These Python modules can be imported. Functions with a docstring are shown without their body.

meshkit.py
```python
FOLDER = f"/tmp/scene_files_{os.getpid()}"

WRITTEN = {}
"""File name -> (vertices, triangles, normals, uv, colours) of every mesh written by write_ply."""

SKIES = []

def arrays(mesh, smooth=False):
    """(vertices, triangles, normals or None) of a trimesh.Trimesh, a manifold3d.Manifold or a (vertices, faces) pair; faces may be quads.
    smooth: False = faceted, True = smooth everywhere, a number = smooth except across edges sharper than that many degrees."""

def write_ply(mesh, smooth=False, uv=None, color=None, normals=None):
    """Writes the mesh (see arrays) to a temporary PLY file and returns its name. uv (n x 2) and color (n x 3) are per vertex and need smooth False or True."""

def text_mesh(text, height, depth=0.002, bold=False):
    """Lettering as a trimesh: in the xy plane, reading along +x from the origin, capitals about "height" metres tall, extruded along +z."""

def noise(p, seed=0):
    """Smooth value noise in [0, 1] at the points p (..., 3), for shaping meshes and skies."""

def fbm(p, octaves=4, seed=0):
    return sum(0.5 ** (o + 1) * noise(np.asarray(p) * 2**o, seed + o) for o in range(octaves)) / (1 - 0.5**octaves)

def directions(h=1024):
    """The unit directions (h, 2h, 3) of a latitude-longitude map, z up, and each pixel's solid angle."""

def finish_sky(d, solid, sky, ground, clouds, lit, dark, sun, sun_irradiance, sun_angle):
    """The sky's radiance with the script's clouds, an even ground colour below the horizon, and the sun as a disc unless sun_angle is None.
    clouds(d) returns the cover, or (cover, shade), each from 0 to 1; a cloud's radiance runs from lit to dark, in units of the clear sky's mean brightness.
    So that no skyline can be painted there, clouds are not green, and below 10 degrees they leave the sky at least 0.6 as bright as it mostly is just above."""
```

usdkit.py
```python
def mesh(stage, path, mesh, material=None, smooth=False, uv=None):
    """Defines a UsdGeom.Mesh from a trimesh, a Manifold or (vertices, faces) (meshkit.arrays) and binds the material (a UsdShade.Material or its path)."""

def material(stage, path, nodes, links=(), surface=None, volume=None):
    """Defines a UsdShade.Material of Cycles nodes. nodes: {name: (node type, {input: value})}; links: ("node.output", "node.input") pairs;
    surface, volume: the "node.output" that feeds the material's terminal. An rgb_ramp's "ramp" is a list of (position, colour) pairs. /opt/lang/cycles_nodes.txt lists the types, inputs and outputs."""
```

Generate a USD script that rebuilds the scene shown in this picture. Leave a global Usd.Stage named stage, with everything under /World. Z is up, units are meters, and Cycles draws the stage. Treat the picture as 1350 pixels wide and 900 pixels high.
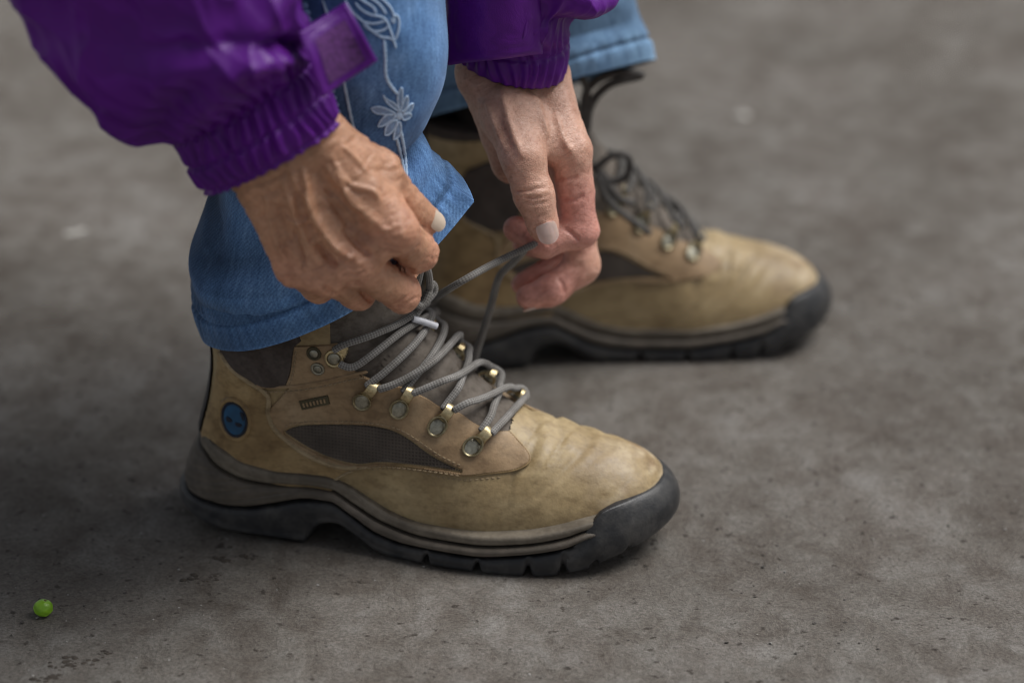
import math
import numpy as np
import trimesh
import manifold3d
import shapely
from scipy.interpolate import PchipInterpolator, CubicSpline
from scipy.spatial import Delaunay, cKDTree
from pxr import Usd, UsdGeom, UsdLux, UsdShade, Gf, Sdf, Vt
import usdkit
from meshkit import fbm, noise, text_mesh

stage = Usd.Stage.CreateInMemory()
UsdGeom.SetStageUpAxis(stage, "Z")
UsdGeom.SetStageMetersPerUnit(stage, 1.0)
UsdGeom.Xform.Define(stage, "/World")
UsdGeom.Scope.Define(stage, "/World/Looks")

# ------------------------------------------------------------------ camera, sky, sun, exposure
PITCH = math.radians(25.0)
FP = 3774.0                                   # focal length in photograph pixels (1350 wide)
FWD = np.array([0, math.cos(PITCH), -math.sin(PITCH)])
RGT = np.array([1.0, 0, 0])
UPV = np.array([0, math.sin(PITCH), math.cos(PITCH)])
def ray(px, py): return FWD + (px - 675) / FP * RGT + (450 - py) / FP * UPV
EYE = -1.6 * ray(670, 752)                    # the ball of the near boot stands at the origin
EXPOSURE = 0.80
FSTOP, FOCUS = 3.2, 1.555
SUN_AZ, SUN_EL = math.radians(74), math.radians(60)   # azimuth from +y (away from the camera) towards +x
SUN_POWER, SUN_ANGLE, SKY = 0.55, 36.0, 0.05

cam = UsdGeom.Camera.Define(stage, "/World/camera")
cam.CreateHorizontalApertureAttr(36.0)
cam.CreateVerticalApertureAttr(24.0)
cam.CreateFocalLengthAttr(36.0 * FP / 1350)
cam.CreateFStopAttr(FSTOP)
cam.CreateFocusDistanceAttr(FOCUS)
cam.CreateExposureAttr(EXPOSURE)
cam.CreateClippingRangeAttr(Gf.Vec2f(0.05, 1000))
m4 = np.eye(4); m4[0, :3], m4[1, :3], m4[2, :3], m4[3, :3] = RGT, UPV, -FWD, EYE
cam.AddTransformOp().Set(Gf.Matrix4d(*m4.ravel().tolist()))

def mat(name, nodes, links=(), surface=None, volume=None):
    return usdkit.material(stage, "/World/Looks/" + name, nodes, links, surface, volume)

sd = np.array([math.sin(SUN_AZ) * math.cos(SUN_EL), math.cos(SUN_AZ) * math.cos(SUN_EL), math.sin(SUN_EL)])
dome = UsdLux.DomeLight.Define(stage, "/World/sky")
dome.GetPrim().SetCustomDataByKey("kind", "structure")
sky_mat = mat("sky_look", {"s": ("sky_texture", {"sky_type": "single_scattering", "sun_disc": False, "sun_elevation": SUN_EL, "sun_rotation": SUN_AZ,
                                                 "air_density": 1.0, "aerosol_density": 3.0, "ozone_density": 1.0}),
                           "h": ("hsv", {"saturation": 0.30}),
                           "b": ("background_shader", {"strength": SKY})}, [("s.color", "h.color"), ("h.color", "b.color")], surface="b.background")
UsdShade.MaterialBindingAPI.Apply(dome.GetPrim()).Bind(sky_mat)
sun = UsdLux.DistantLight.Define(stage, "/World/sun")
sun.CreateIntensityAttr(SUN_POWER); sun.CreateAngleAttr(SUN_ANGLE); sun.CreateNormalizeAttr(True)
sun.CreateColorAttr(Gf.Vec3f(1.0, 0.98, 0.95))
zx = np.cross([0, 0, 1.0], sd); zx /= np.linalg.norm(zx); zy = np.cross(sd, zx)
ms = np.eye(4); ms[0, :3], ms[1, :3], ms[2, :3] = zx, zy, sd
sun.AddTransformOp().Set(Gf.Matrix4d(*ms.ravel().tolist()))

# ------------------------------------------------------------------ helpers
NAMES = {}
def free_name(parent, name):
    k = NAMES.get((parent, name), -1) + 1
    NAMES[(parent, name)] = k
    return name if k == 0 else f"{name}_{k:03d}"

def path_of(parent): return "/World" if parent is None else str(parent.GetPath())

def data(prim, **kw):
    for k, v in kw.items():
        if v: prim.SetCustomDataByKey(k, v)
    return prim

def thing(name, label, category, group=None):
    x = UsdGeom.Xform.Define(stage, "/World/" + free_name("/World", name)).GetPrim()
    return data(x, label=label, category=category, group=group)

def obj(name, mesh, material, parent=None, smooth=40, uv=None, tone=None, **kw):
    p = path_of(parent)
    m = usdkit.mesh(stage, p + "/" + free_name(p, name), mesh, material, smooth, uv)
    if tone is not None:
        UsdGeom.PrimvarsAPI(m).CreatePrimvar("tone", Sdf.ValueTypeNames.Color3fArray, "vertex").Set(Vt.Vec3fArray.FromNumpy(np.asarray(tone, np.float32)))
    return data(m.GetPrim(), **kw)

def aty(px, py, y):
    """the point that stands in the plane y = const along the sight line of a photograph pixel"""
    d = ray(px, py)
    return EYE + d * ((y - EYE[1]) / d[1])

def onground(px, py, z=0.0):
    d = ray(px, py)
    return EYE + d * ((z - EYE[2]) / d[2])

class Frame:
    def __init__(s, ox, oy, yaw):
        c, n = math.cos(yaw), math.sin(yaw)
        s.O, s.X, s.Y, s.Z = np.array([ox, oy, 0.0]), np.array([c, n, 0]), np.array([-n, c, 0]), np.array([0, 0, 1.0])
    def w(s, p):
        p = np.asarray(p, float)
        return s.O + p[..., 0:1] * s.X + p[..., 1:2] * s.Y + p[..., 2:3] * s.Z
    def l(s, p):
        q = np.asarray(p, float) - s.O
        return np.stack([q @ s.X, q @ s.Y, q @ s.Z], -1)

def spline(pts, n, closed=False):
    """n points evenly along a smooth curve through pts"""
    p = np.asarray(pts, float)
    if closed: p = np.vstack([p, p[:1]])
    t = np.r_[0, np.cumsum(np.maximum(np.linalg.norm(np.diff(p, axis=0), axis=1), 1e-9) ** 0.5)]
    cs = CubicSpline(t, p, bc_type="periodic" if closed else "natural")
    q = cs(np.linspace(0, t[-1], max(20 * len(p), 4 * n)))
    s = np.r_[0, np.cumsum(np.linalg.norm(np.diff(q, axis=0), axis=1))]
    u = np.linspace(0, s[-1], n, endpoint=not closed)
    return np.stack([np.interp(u, s, q[:, k]) for k in range(p.shape[1])], 1)

def grid_faces(n, m, closed_u=False, closed_v=True):
    """quads of an n x m grid of vertices (u outer, v inner)"""
    iu = np.arange(n if closed_u else n - 1); iv = np.arange(m if closed_v else m - 1)
    a, b = np.meshgrid(iu, iv, indexing="ij"); a2, b2 = (a + 1) % n, (b + 1) % m
    q = np.stack([a * m + b, a * m + b2, a2 * m + b2, a2 * m + b], -1).reshape(-1, 4)
    return np.vstack([q[:, [0, 1, 2]], q[:, [0, 2, 3]]])

def grid_normals(P, closed_u=False, closed_v=True):
    du = np.roll(P, -1, 0) - np.roll(P, 1, 0)
    if not closed_u: du[0], du[-1] = P[1] - P[0], P[-1] - P[-2]
    dv = np.roll(P, -1, 1) - np.roll(P, 1, 1)
    if not closed_v: dv[:, 0], dv[:, -1] = P[:, 1] - P[:, 0], P[:, -1] - P[:, -2]
    n = np.cross(dv, du)
    return n / np.maximum(np.linalg.norm(n, axis=2, keepdims=True), 1e-12)

def loft(P, closed_u=False, caps=True):
    """closed rings P[n, m, 3] to a mesh with normals outwards"""
    n, m = P.shape[:2]
    v, f = P.reshape(-1, 3), grid_faces(n, m, closed_u)
    if caps and not closed_u:
        v = np.vstack([v, P[0].mean(0), P[-1].mean(0)])
        k = np.arange(m); k2 = (k + 1) % m
        f = np.vstack([f, np.stack([k2, k, np.full(m, n * m)], 1), np.stack([(n - 1) * m + k, (n - 1) * m + k2, np.full(m, n * m + 1)], 1)])
    t = trimesh.Trimesh(v, f, process=False)
    if t.volume < 0: t.invert()
    return t

def frames_along(p):
    t = np.gradient(p, axis=0); t /= np.maximum(np.linalg.norm(t, axis=1, keepdims=True), 1e-12)
    up = np.array([0, 0, 1.0]) if abs(t[0, 2]) < 0.9 else np.array([1.0, 0, 0])
    a = np.cross(t[0], up); a /= np.linalg.norm(a); A = [a]
    for k in range(1, len(p)):
        a = a - t[k] * (a @ t[k]); a /= np.linalg.norm(a); A.append(a)
    A = np.array(A); return A, np.cross(t, A)

def tube(p, r, sides=8, caps=True, flat=1.0):
    """round tube along the points p; r a number or one per point"""
    p = np.asarray(p, float); A, B = frames_along(p)
    th = np.arange(sides) * 2 * math.pi / sides
    r = np.broadcast_to(np.asarray(r, float), (len(p),))[:, None, None]
    return loft(p[:, None] + r * (A[:, None] * np.cos(th)[None, :, None] + flat * B[:, None] * np.sin(th)[None, :, None]), caps=caps)

def join(ms): return trimesh.util.concatenate([m if isinstance(m, trimesh.Trimesh) else trimesh.Trimesh(*m, process=False) for m in ms])

def surface_nets(D, origin, h):
    """mesh of the zero level of D (negative inside) on a regular grid"""
    s = D < 0
    n = np.array(D.shape) - 1
    cnt = np.zeros(n, np.int8); acc = np.zeros((*n, 3), np.float32)
    corners = [(i, j, k) for i in (0, 1) for j in (0, 1) for k in (0, 1)]
    sl = lambda c: tuple(slice(c[a], c[a] + n[a]) for a in range(3))
    any_in = np.zeros(n, bool); all_in = np.ones(n, bool)
    for c in corners:
        any_in |= s[sl(c)]; all_in &= s[sl(c)]
    idx = np.argwhere(any_in & ~all_in)
    pos = np.zeros((len(idx), 3)); num = np.zeros(len(idx))
    for a in range(3):
        for c in corners:
            if c[a]: continue
            c2 = list(c); c2[a] = 1
            d0 = D[tuple((idx + c).T)]; d1 = D[tuple((idx + c2).T)]
            x = (d0 < 0) != (d1 < 0)
            t = d0[x] / (d0[x] - d1[x])
            q = np.tile(np.array(c, float), (x.sum(), 1)); q[:, a] = t
            pos[x] += q; num[x] += 1
    v = origin + h * (idx + pos / num[:, None])
    ids = np.full(n, -1, np.int64); ids[tuple(idx.T)] = np.arange(len(idx))
    faces = []
    for a in range(3):
        b, c = (a + 1) % 3, (a + 2) % 3
        lo = tuple(slice(0, -1) if k == a else slice(1, -1) for k in range(3))
        hi = tuple(slice(1, None) if k == a else slice(1, -1) for k in range(3))
        e = np.argwhere(s[lo] != s[hi])
        if not len(e): continue
        g = e.copy(); g[:, b] += 1; g[:, c] += 1
        inside = s[tuple(g.T)]
        eb, ec = np.eye(3, dtype=int)[b], np.eye(3, dtype=int)[c]
        q = np.stack([ids[tuple((g - o).T)] for o in (eb + ec, ec, 0 * eb, eb)], 1)
        q[~inside] = q[~inside][:, ::-1]
        faces.append(q)
    q = np.vstack(faces); q = q[(q >= 0).all(1)]
    t = trimesh.Trimesh(v, np.vstack([q[:, [0, 1, 2]], q[:, [0, 2, 3]]]), process=False)
    if t.volume < 0: t.invert()
    return t

def bump_nodes(nodes, links, height, strength, dist, target="p.normal", name="bump"):
    nodes[name] = ("bump", {"strength": strength, "distance": dist})
    links += [(height, name + ".height"), (name + ".normal", target)]
# ------------------------------------------------------------------ materials of the ground
def ground_look():
    N = {"g": ("geometry", {}),
         "m1": ("mapping", {"scale": (1.25, 1.0, 1.0), "rotation": (0, 0, 0.35)}),
         "n1": ("noise_texture", {"scale": 4.5, "detail": 6, "roughness": 0.62}),
         "n2": ("noise_texture", {"scale": 34.0, "detail": 7, "roughness": 0.70, "distortion": 0.5}),
         "n3": ("noise_texture", {"scale": 520.0, "detail": 5, "roughness": 0.8}),
         "n4": ("noise_texture", {"scale": 13.0, "detail": 5, "roughness": 0.65, "distortion": 0.6}),
         "r1": ("rgb_ramp", {"ramp": [(0.34, (0.108, 0.099, 0.088)), (0.50, (0.140, 0.131, 0.119)), (0.66, (0.170, 0.161, 0.150))]}),
         "r2": ("rgb_ramp", {"ramp": [(0.36, (0.74, 0.69, 0.65)), (0.50, (0.98, 0.955, 0.93)), (0.64, (1.20, 1.205, 1.21))]}),
         "r3": ("rgb_ramp", {"ramp": [(0.36, (0.66, 0.65, 0.64)), (0.5, (1, 1, 1)), (0.64, (1.36, 1.36, 1.36))]}),
         "r4": ("rgb_ramp", {"ramp": [(0.36, (0.80, 0.76, 0.735)), (0.6, (1.06, 1.06, 1.06))]}),
         "x1": ("mix", {"mix_type": "multiply", "fac": 1.0}), "x2": ("mix", {"mix_type": "multiply", "fac": 1.0}), "x3": ("mix", {"mix_type": "multiply", "fac": 1.0}), "x4": ("mix", {"mix_type": "multiply", "fac": 1.0}), "n5": ("noise_texture", {"scale": 150.0, "detail": 3, "roughness": 0.55}), "r5": ("rgb_ramp", {"ramp": [(0.30, (0.35, 0.32, 0.30)), (0.37, (1, 1, 1))]}),
         "a": ("math", {"math_type": "multiply_add", "value2": 0.45}),
         "p": ("principled_bsdf", {"roughness": 0.82, "specular_ior_level": 0.35})}
    L = [("g.position", "m1.vector"), ("m1.vector", "n1.vector"), ("m1.vector", "n2.vector"), ("g.position", "n3.vector"), ("m1.vector", "n4.vector"),
         ("n1.fac", "r1.fac"), ("n2.fac", "r2.fac"), ("n3.fac", "r3.fac"), ("n4.fac", "r4.fac"),
         ("r1.color", "x1.color1"), ("r2.color", "x1.color2"), ("x1.color", "x2.color1"), ("r3.color", "x2.color2"), ("x2.color", "x3.color1"), ("r4.color", "x3.color2"),
         ("g.position", "n5.vector"), ("n5.fac", "r5.fac"), ("x3.color", "x4.color1"), ("r5.color", "x4.color2"), ("x4.color", "p.base_color"), ("n3.fac", "a.value1"), ("n2.fac", "a.value3")]
    bump_nodes(N, L, "a.value", 0.8, 0.0045)
    return mat("worn_concrete", N, L, "p.BSDF")

def build_ground():
    def axis(lo, hi, fine, far):
        a = np.arange(lo, hi + 1e-9, fine); s = fine; up, dn = [a[-1]], [a[0]]
        while up[-1] < far: s *= 1.35; up.append(up[-1] + s); dn.append(dn[-1] - s)
        return np.r_[dn[:0:-1], a, up[1:]]
    xs, ys = axis(-0.55, 0.6, 0.006, 60), axis(-0.45, 1.5, 0.008, 60)
    X, Y = np.meshgrid(xs, ys, indexing="ij")
    p = np.stack([X, Y, 0 * X], -1)
    near = np.exp(-np.maximum(np.abs(X) - 0.6, 0) * 3) * np.exp(-np.maximum(np.abs(Y - 0.5) - 1, 0) * 3)
    Z = -near * 0.0022 * fbm(p * 26, 4, 3)
    p[..., 2] = Z
    t = trimesh.Trimesh(p.reshape(-1, 3), grid_faces(len(xs), len(ys), closed_v=False), process=False)
    if t.face_normals[:, 2].mean() < 0: t.invert()
    obj("ground", t, ground_look(), smooth=True, kind="structure")

def grit(name, count, look, seed, rmin, rmax, label):
    """loose sand and chips on the concrete around the boots"""
    rng = np.random.default_rng(seed); base = trimesh.creation.icosphere(0, 1.0)
    x, y = rng.uniform(-0.42, 0.45, count), rng.uniform(-0.30, 0.75, count)
    keep = fbm(np.stack([x * 9, y * 9, 0 * x], 1), 3, seed) > 0.42; x, y = x[keep], y[keep]; n = len(x)
    r = rmin + (rmax - rmin) * rng.random(n) ** 4
    V = base.vertices[None] * rng.uniform(0.6, 1.4, (n, 12, 1)) * r[:, None, None] * np.array([1.2, 1.0, 0.55])
    a = rng.uniform(0, 6.28, n); c, s_ = np.cos(a)[:, None], np.sin(a)[:, None]
    V = np.stack([V[..., 0] * c - V[..., 1] * s_, V[..., 0] * s_ + V[..., 1] * c, V[..., 2]], -1) + np.stack([x, y, -0.0011 + 0.2 * r], 1)[:, None]
    F = (base.faces[None] + 12 * np.arange(n)[:, None, None]).reshape(-1, 3)
    obj(name, trimesh.Trimesh(V.reshape(-1, 3), F, process=False), look, kind="stuff", label=label, category="sand")

build_ground()
# ------------------------------------------------------------------ hiking boots
def pchip(pairs, axis=None):
    a = np.asarray(pairs, float); f = PchipInterpolator(a[:, 0], a[:, 1], extrapolate=False)
    lo, hi = a[0], a[-1]
    return lambda x: np.where(x <= lo[0], lo[1], np.where(x >= hi[0], hi[1], np.nan_to_num(f(np.clip(x, lo[0], hi[0])))))
mm = lambda *p: [(x / 1000, z / 1000) for x, z in p]

# the upper, boot-local: x from the heel to the toe, y to the inner side, z up
SIL = spline(np.array(mm((14, -90), (12, 0), (13, 30), (16, 50), (21, 70), (26.5, 97), (26, 120), (22, 150), (19, 200))), 120)
SIL2 = spline(np.array(mm((124, 200), (125, 172), (132, 149), (145, 130), (162, 109.5), (180, 91), (195, 78), (208, 70.5), (221, 67), (236, 62), (250, 58), (264, 53.5), (275, 47.5), (283, 39), (287, 28), (288.5, 14), (288, 0), (288, -90))), 240)
SILHOUETTE = np.vstack([SIL, SIL2])
_sil_tree = cKDTree(np.vstack([spline(SIL, 900), spline(SIL2, 1500)]))
_sil_poly = shapely.Polygon(SILHOUETTE)
W_OUT = pchip(mm((0, 34), (40, 34.5), (80, 33.5), (120, 36), (160, 43.5), (190, 47), (215, 47.5), (245, 46), (290, 44)))
W_IN = pchip(mm((0, 34), (40, 33), (80, 30.5), (120, 32), (160, 37), (200, 43), (230, 43), (260, 41), (290, 40)))
R_EDGE = pchip(mm((0, 32), (60, 36), (110, 44), (150, 60), (190, 60), (230, 52), (290, 50)))
Y_MID = pchip(mm((0, 0), (150, 0), (220, 3), (290, 9)))
TALL = pchip(mm((0, 1), (35, 0), (70, -1.0), (95, 0.5), (120, 4), (200, 6)))   # widening of the sides with height, metres

def half_width(x, z, side):
    q = np.stack([np.asarray(x, float), np.asarray(z, float)], -1).reshape(-1, 2)
    d = _sil_tree.query(q)[0]
    d = np.where(shapely.contains_xy(_sil_poly, q[:, 0], q[:, 1]), d, -d).reshape(np.shape(x))
    t = np.clip(d / R_EDGE(x), 0, 1); n = 2.15
    p = np.where(d > 0, (1 - (1 - t) ** n) ** (1 / n), d / 0.01)
    W = np.where(side < 0, W_OUT(x), W_IN(x)) + TALL(z) * np.clip((0.15 - x) / 0.05, 0, 1)
    return W * p

def upper_field(x, y, z):
    side = np.where(y < Y_MID(x), -1, 1)
    return np.abs(y - Y_MID(x)) - half_width(x, z, side)

def skin_point(x, z, side=-1, off=0.0):
    """the point of the upper's side above (x, z), pushed out by off"""
    x, z = np.asarray(x, float), np.asarray(z, float); e = 6e-4
    h = half_width(x, z, side)
    gx = (half_width(x + e, z, side) - half_width(x - e, z, side)) / (2 * e)
    gz = (half_width(x, z + e, side) - half_width(x, z - e, side)) / (2 * e)
    n = np.stack([-gx, side * np.ones_like(gx), -gz], -1); n /= np.linalg.norm(n, axis=-1, keepdims=True)
    return np.stack([x, Y_MID(x) + side * h, z], -1) + np.asarray(off)[..., None] * n

CREASES = [(0, 0.204, 0.55, 1.0, 3.4), (0, 0.219, 0.70, 0.8, 3.0), (0, 0.232, 0.85, 1.15, 3.8), (0, 0.246, 0.95, 0.5, 3.6), (0, 0.212, 0.3, 0.55, 1.4), (0, 0.226, 1.1, 0.5, 1.3)]
def crease_depth(p):
    """folds that run across the vamp"""
    x, y, z = p.T
    w = 0.004 * (fbm(p * 45, 2, 5) - 0.5)
    out = np.zeros(len(p))
    for _, x0, sl, dep, sg in CREASES:
        g = (x + w - x0 - sl * (z - 0.055) + 0.006 * np.sin(y * 60 + x0 * 400)) / (sg / 1000)
        fade = np.clip((z - 0.034) / 0.018, 0, 1) * np.clip(0.4 + 1.2 * fbm(p * 30 + x0 * 91, 2, 9), 0, 1.3)
        out += fade * dep / 1000 * (-np.exp(-g * g) + 0.75 * np.exp(-(g - 2.1) ** 2 / 2.2))
    return out * (0.58 + 0.52 * np.clip((np.abs(y - Y_MID(x)) - 0.008) / 0.022, 0, 1))

_upper = None
def upper_mesh():
    global _upper
    if _upper is None:
        h = 0.0016
        o = np.array([0.002, -0.058, 0.004]); n = [int(0.296 / h), int(0.116 / h), int(0.176 / h)]
        x, y, z = (o[k] + h * np.arange(n[k]) for k in range(3))
        xx, zz = np.meshgrid(x, z, indexing="ij")
        D = np.empty(n, np.float32)
        ho, hi = half_width(xx, zz, np.full(xx.shape, -1)), half_width(xx, zz, np.full(xx.shape, 1))
        for j, yy in enumerate(y):
            r = yy - Y_MID(xx)
            D[:, j] = np.abs(r) - np.where(r < 0, ho, hi)
        top = 0.168 - 0.006 * np.exp(-((xx - 0.07) / 0.03) ** 2)   # collar line, the tongue reaches higher
        D = np.maximum(D, np.maximum((zz - top), (LINE_A(xx) - 0.003 - zz))[:, None, :])
        t = surface_nets(D, o, h)
        trimesh.smoothing.filter_taubin(t, iterations=8)
        _upper = t
    return _upper.copy()

def resample(poly, step, closed=True):
    p = np.asarray(poly, float)
    L = np.linalg.norm(np.diff(np.vstack([p, p[:1]]) if closed else p, axis=0), axis=1).sum()
    return max(8, int(L / step))

def patch(poly, surf, thick, step=0.0013, bevel=0.0009, smooth_edge=True, base=-0.0004, relief=None):
    """a panel of the given outline (2D) laid on a surface: surf(a, b, off) -> 3D"""
    g = poly if isinstance(poly, shapely.Polygon) else shapely.Polygon(poly)
    if not g.is_valid: g = g.buffer(0)
    rings = []
    for d, o in ((0.0, base), (bevel * 0.4, thick * 0.75), (bevel, thick)):
        q = g.buffer(-d) if d else g
        for r in [x for y in getattr(q, "geoms", [q]) if not y.is_empty for x in (y.exterior, *y.interiors)]:
            L = r.length; k = max(12, int(L / step))
            pts = np.array([r.interpolate(s).coords[0] for s in np.linspace(0, L, k, endpoint=False)])
            rings.append(np.c_[pts, np.full(len(pts), o)])
    x0, y0, x1, y1 = g.bounds
    X, Y = np.meshgrid(np.arange(x0, x1, step), np.arange(y0, y1, step))
    inner = g.buffer(-bevel - step * 0.6)
    q = np.c_[X.ravel(), Y.ravel()]; q = q[shapely.contains_xy(inner, q[:, 0], q[:, 1])]
    P = np.vstack(rings + [np.c_[q, np.full(len(q), thick)]])
    f = Delaunay(P[:, :2]).simplices
    c = P[f][:, :, :2].mean(1); f = f[shapely.contains_xy(g.buffer(1e-6), c[:, 0], c[:, 1])]
    a, b = P[f[:, 1], :2] - P[f[:, 0], :2], P[f[:, 2], :2] - P[f[:, 0], :2]
    ok = np.abs(a[:, 0] * b[:, 1] - a[:, 1] * b[:, 0]) > 1e-12
    off = P[:, 2].copy()
    if relief is not None: off = off + np.where(off > thick * 0.9, relief(P[:, :2]), 0)
    v = surf(P[:, 0], P[:, 1], off)
    return trimesh.Trimesh(v, f[ok], process=False)

def outward(t, centre):
    if ((t.triangles_center - centre) * t.face_normals).sum() < 0: t.invert()
    return t

# the sole's outline, boot-local, counter-clockwise
SOLE = spline(np.array(mm((4, 0), (7, -17), (16, -30), (35, -38.5), (70, -38.5), (105, -40), (140, -46.5), (175, -53), (205, -54.5), (232, -51.5), (256, -43), (275, -28), (288, -8), (290.5, 9), (286, 25), (272, 41), (250, 49.5), (222, 50), (190, 46.5), (155, 39.5), (115, 34.5), (75, 36), (35, 37.5), (16, 30), (7, 17))), 520, closed=True)
_t = np.roll(SOLE, -1, 0) - np.roll(SOLE, 1, 0); SOLE_N = np.stack([_t[:, 1], -_t[:, 0]], 1); SOLE_N /= np.linalg.norm(SOLE_N, axis=1, keepdims=True)
LINE_A = pchip(mm((0, 57), (20, 57), (38, 53), (50, 47), (60, 44.5), (75, 42.5), (96, 42.5), (109, 39), (124, 31), (136, 25.5), (156, 22), (183, 21.5), (210, 23.5), (236, 28), (251, 31.5), (270, 34.5), (292, 34)))
LINE_2 = pchip(mm((0, 49), (20, 48), (36, 41.5), (52, 36), (67, 34.5), (88, 35), (100, 34.5), (114, 27.5), (131, 19.5), (157, 15), (183, 15), (210, 17.5), (237, 22.5), (250, 26.5), (292, 29)))
LINE_3 = pchip(mm((0, 21), (25, 20), (41, 19.5), (52, 20), (67, 23), (88, 28), (100, 28), (113, 21.5), (128, 13), (145, 9.5), (184, 9), (210, 12), (237, 17), (250, 22), (292, 26)))
BOTTOM = pchip(mm((0, 14), (8, 10), (20, 6.5), (40, 4), (60, 2.2), (84, 0), (88, 6), (92, 12), (104, 15), (116, 9), (128, 2.0), (136, 0.3), (160, 0), (222, 0), (245, 3), (262, 7), (280, 12), (292, 16)))
BUMPER = pchip(mm((232, 10), (238, 15), (246, 23), (252, 31), (258, 37), (266, 38.5), (278, 39), (292, 39)))
LUGS = [0.158, 0.187, 0.215, 0.236, 0.252, 0.268]
def lug_notch(x, y):
    out = np.zeros_like(x)
    for k, c in enumerate(LUGS):
        out = np.maximum(out, np.clip(1.6 - np.abs(x - c - 0.0008 * (k % 3)) / 0.0016, 0, 1) * (0.0048 if c > 0.1 else 0.0022))
    return out

def band(zlo, zhi, grow, bulge=0.0012, keep=None, groove=0.0, k=9, notches=False, lean=0.0, sink=0.0):
    """one solid layer of the sole between two height lines; grow pushes its side out from the outline"""
    x, y = SOLE.T; lo, hi = zlo(x), zhi(x)
    lo = np.minimum(lo, hi - 2e-4)
    v = np.linspace(0, 1, k)
    prof = [(0.0, 0.0, -1)] + [(1.0, t, 0) for t in v] + [(0.0, 1.0, -1)]
    R = []
    for w, t, _ in prof:
        z = lo + (hi - lo) * t
        edge = -0.0010 * ((2 * t - 1) ** 6) + bulge * (1 - (2 * t - 1) ** 2) + lean * t
        o = (grow + edge if w else np.zeros(len(x))) - sink * np.clip((x - 0.2535) / 0.007, 0, 1)
        xx, yy = x + SOLE_N[:, 0] * o, y + SOLE_N[:, 1] * o
        if notches:
            nt = lug_notch(x, y) * (1 - t) ** 0.6 * np.clip((hi - lo - 0.004) / 0.004, 0, 1)
            if w: z = z + nt; xx, yy = xx - SOLE_N[:, 0] * nt * 0.5, yy - SOLE_N[:, 1] * nt * 0.5
        lean_in = np.clip((0.055 - x) / 0.03, 0, 1) * np.maximum(z - 0.018, 0) * 0.36 + np.clip((0.055 - x) / 0.03, 0, 1) * np.maximum(0.014 - z, 0) * 0.35
        lean_in = lean_in * np.clip(-SOLE_N[:, 0], 0, 1)
        xx, yy = xx - SOLE_N[:, 0] * lean_in, yy - SOLE_N[:, 1] * lean_in
        if w == 0: xx, yy = 0.145 + (x - 0.145) * 0.85, Y_MID(x)
        R.append(np.stack([xx, yy, z], -1))
    P = np.stack(R, 0)                          # k+2 rings of the outline
    t = loft(P, caps=False)
    return t
NEAR = Frame(-0.193, 0.084, math.radians(-10))
FAR = Frame(-0.078, 0.281, math.radians(11))

def hit(px, py, off=0.0, frame=NEAR, mirror=1):
    """where the sight line of a pixel of the photograph meets the upper (boot-local); else its closest approach"""
    a = frame.l(EYE); d = frame.l(EYE + ray(px, py)) - a
    a, d = a * [1, mirror, 1], d * [1, mirror, 1]
    s = np.linspace(1.35, 2.1, 1500)
    q = a + s[:, None] * d
    f = upper_field(q[:, 0], q[:, 1], q[:, 2]) - off
    f = np.where(q[:, 2] < 0.002, np.minimum(f, 0), f)
    k = np.flatnonzero(f < 0)
    k = k[0] if len(k) else int(np.argmin(f))
    return q[k]

def trace(pts): return np.array([hit(*p)[[0, 2]] for p in pts])

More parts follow.
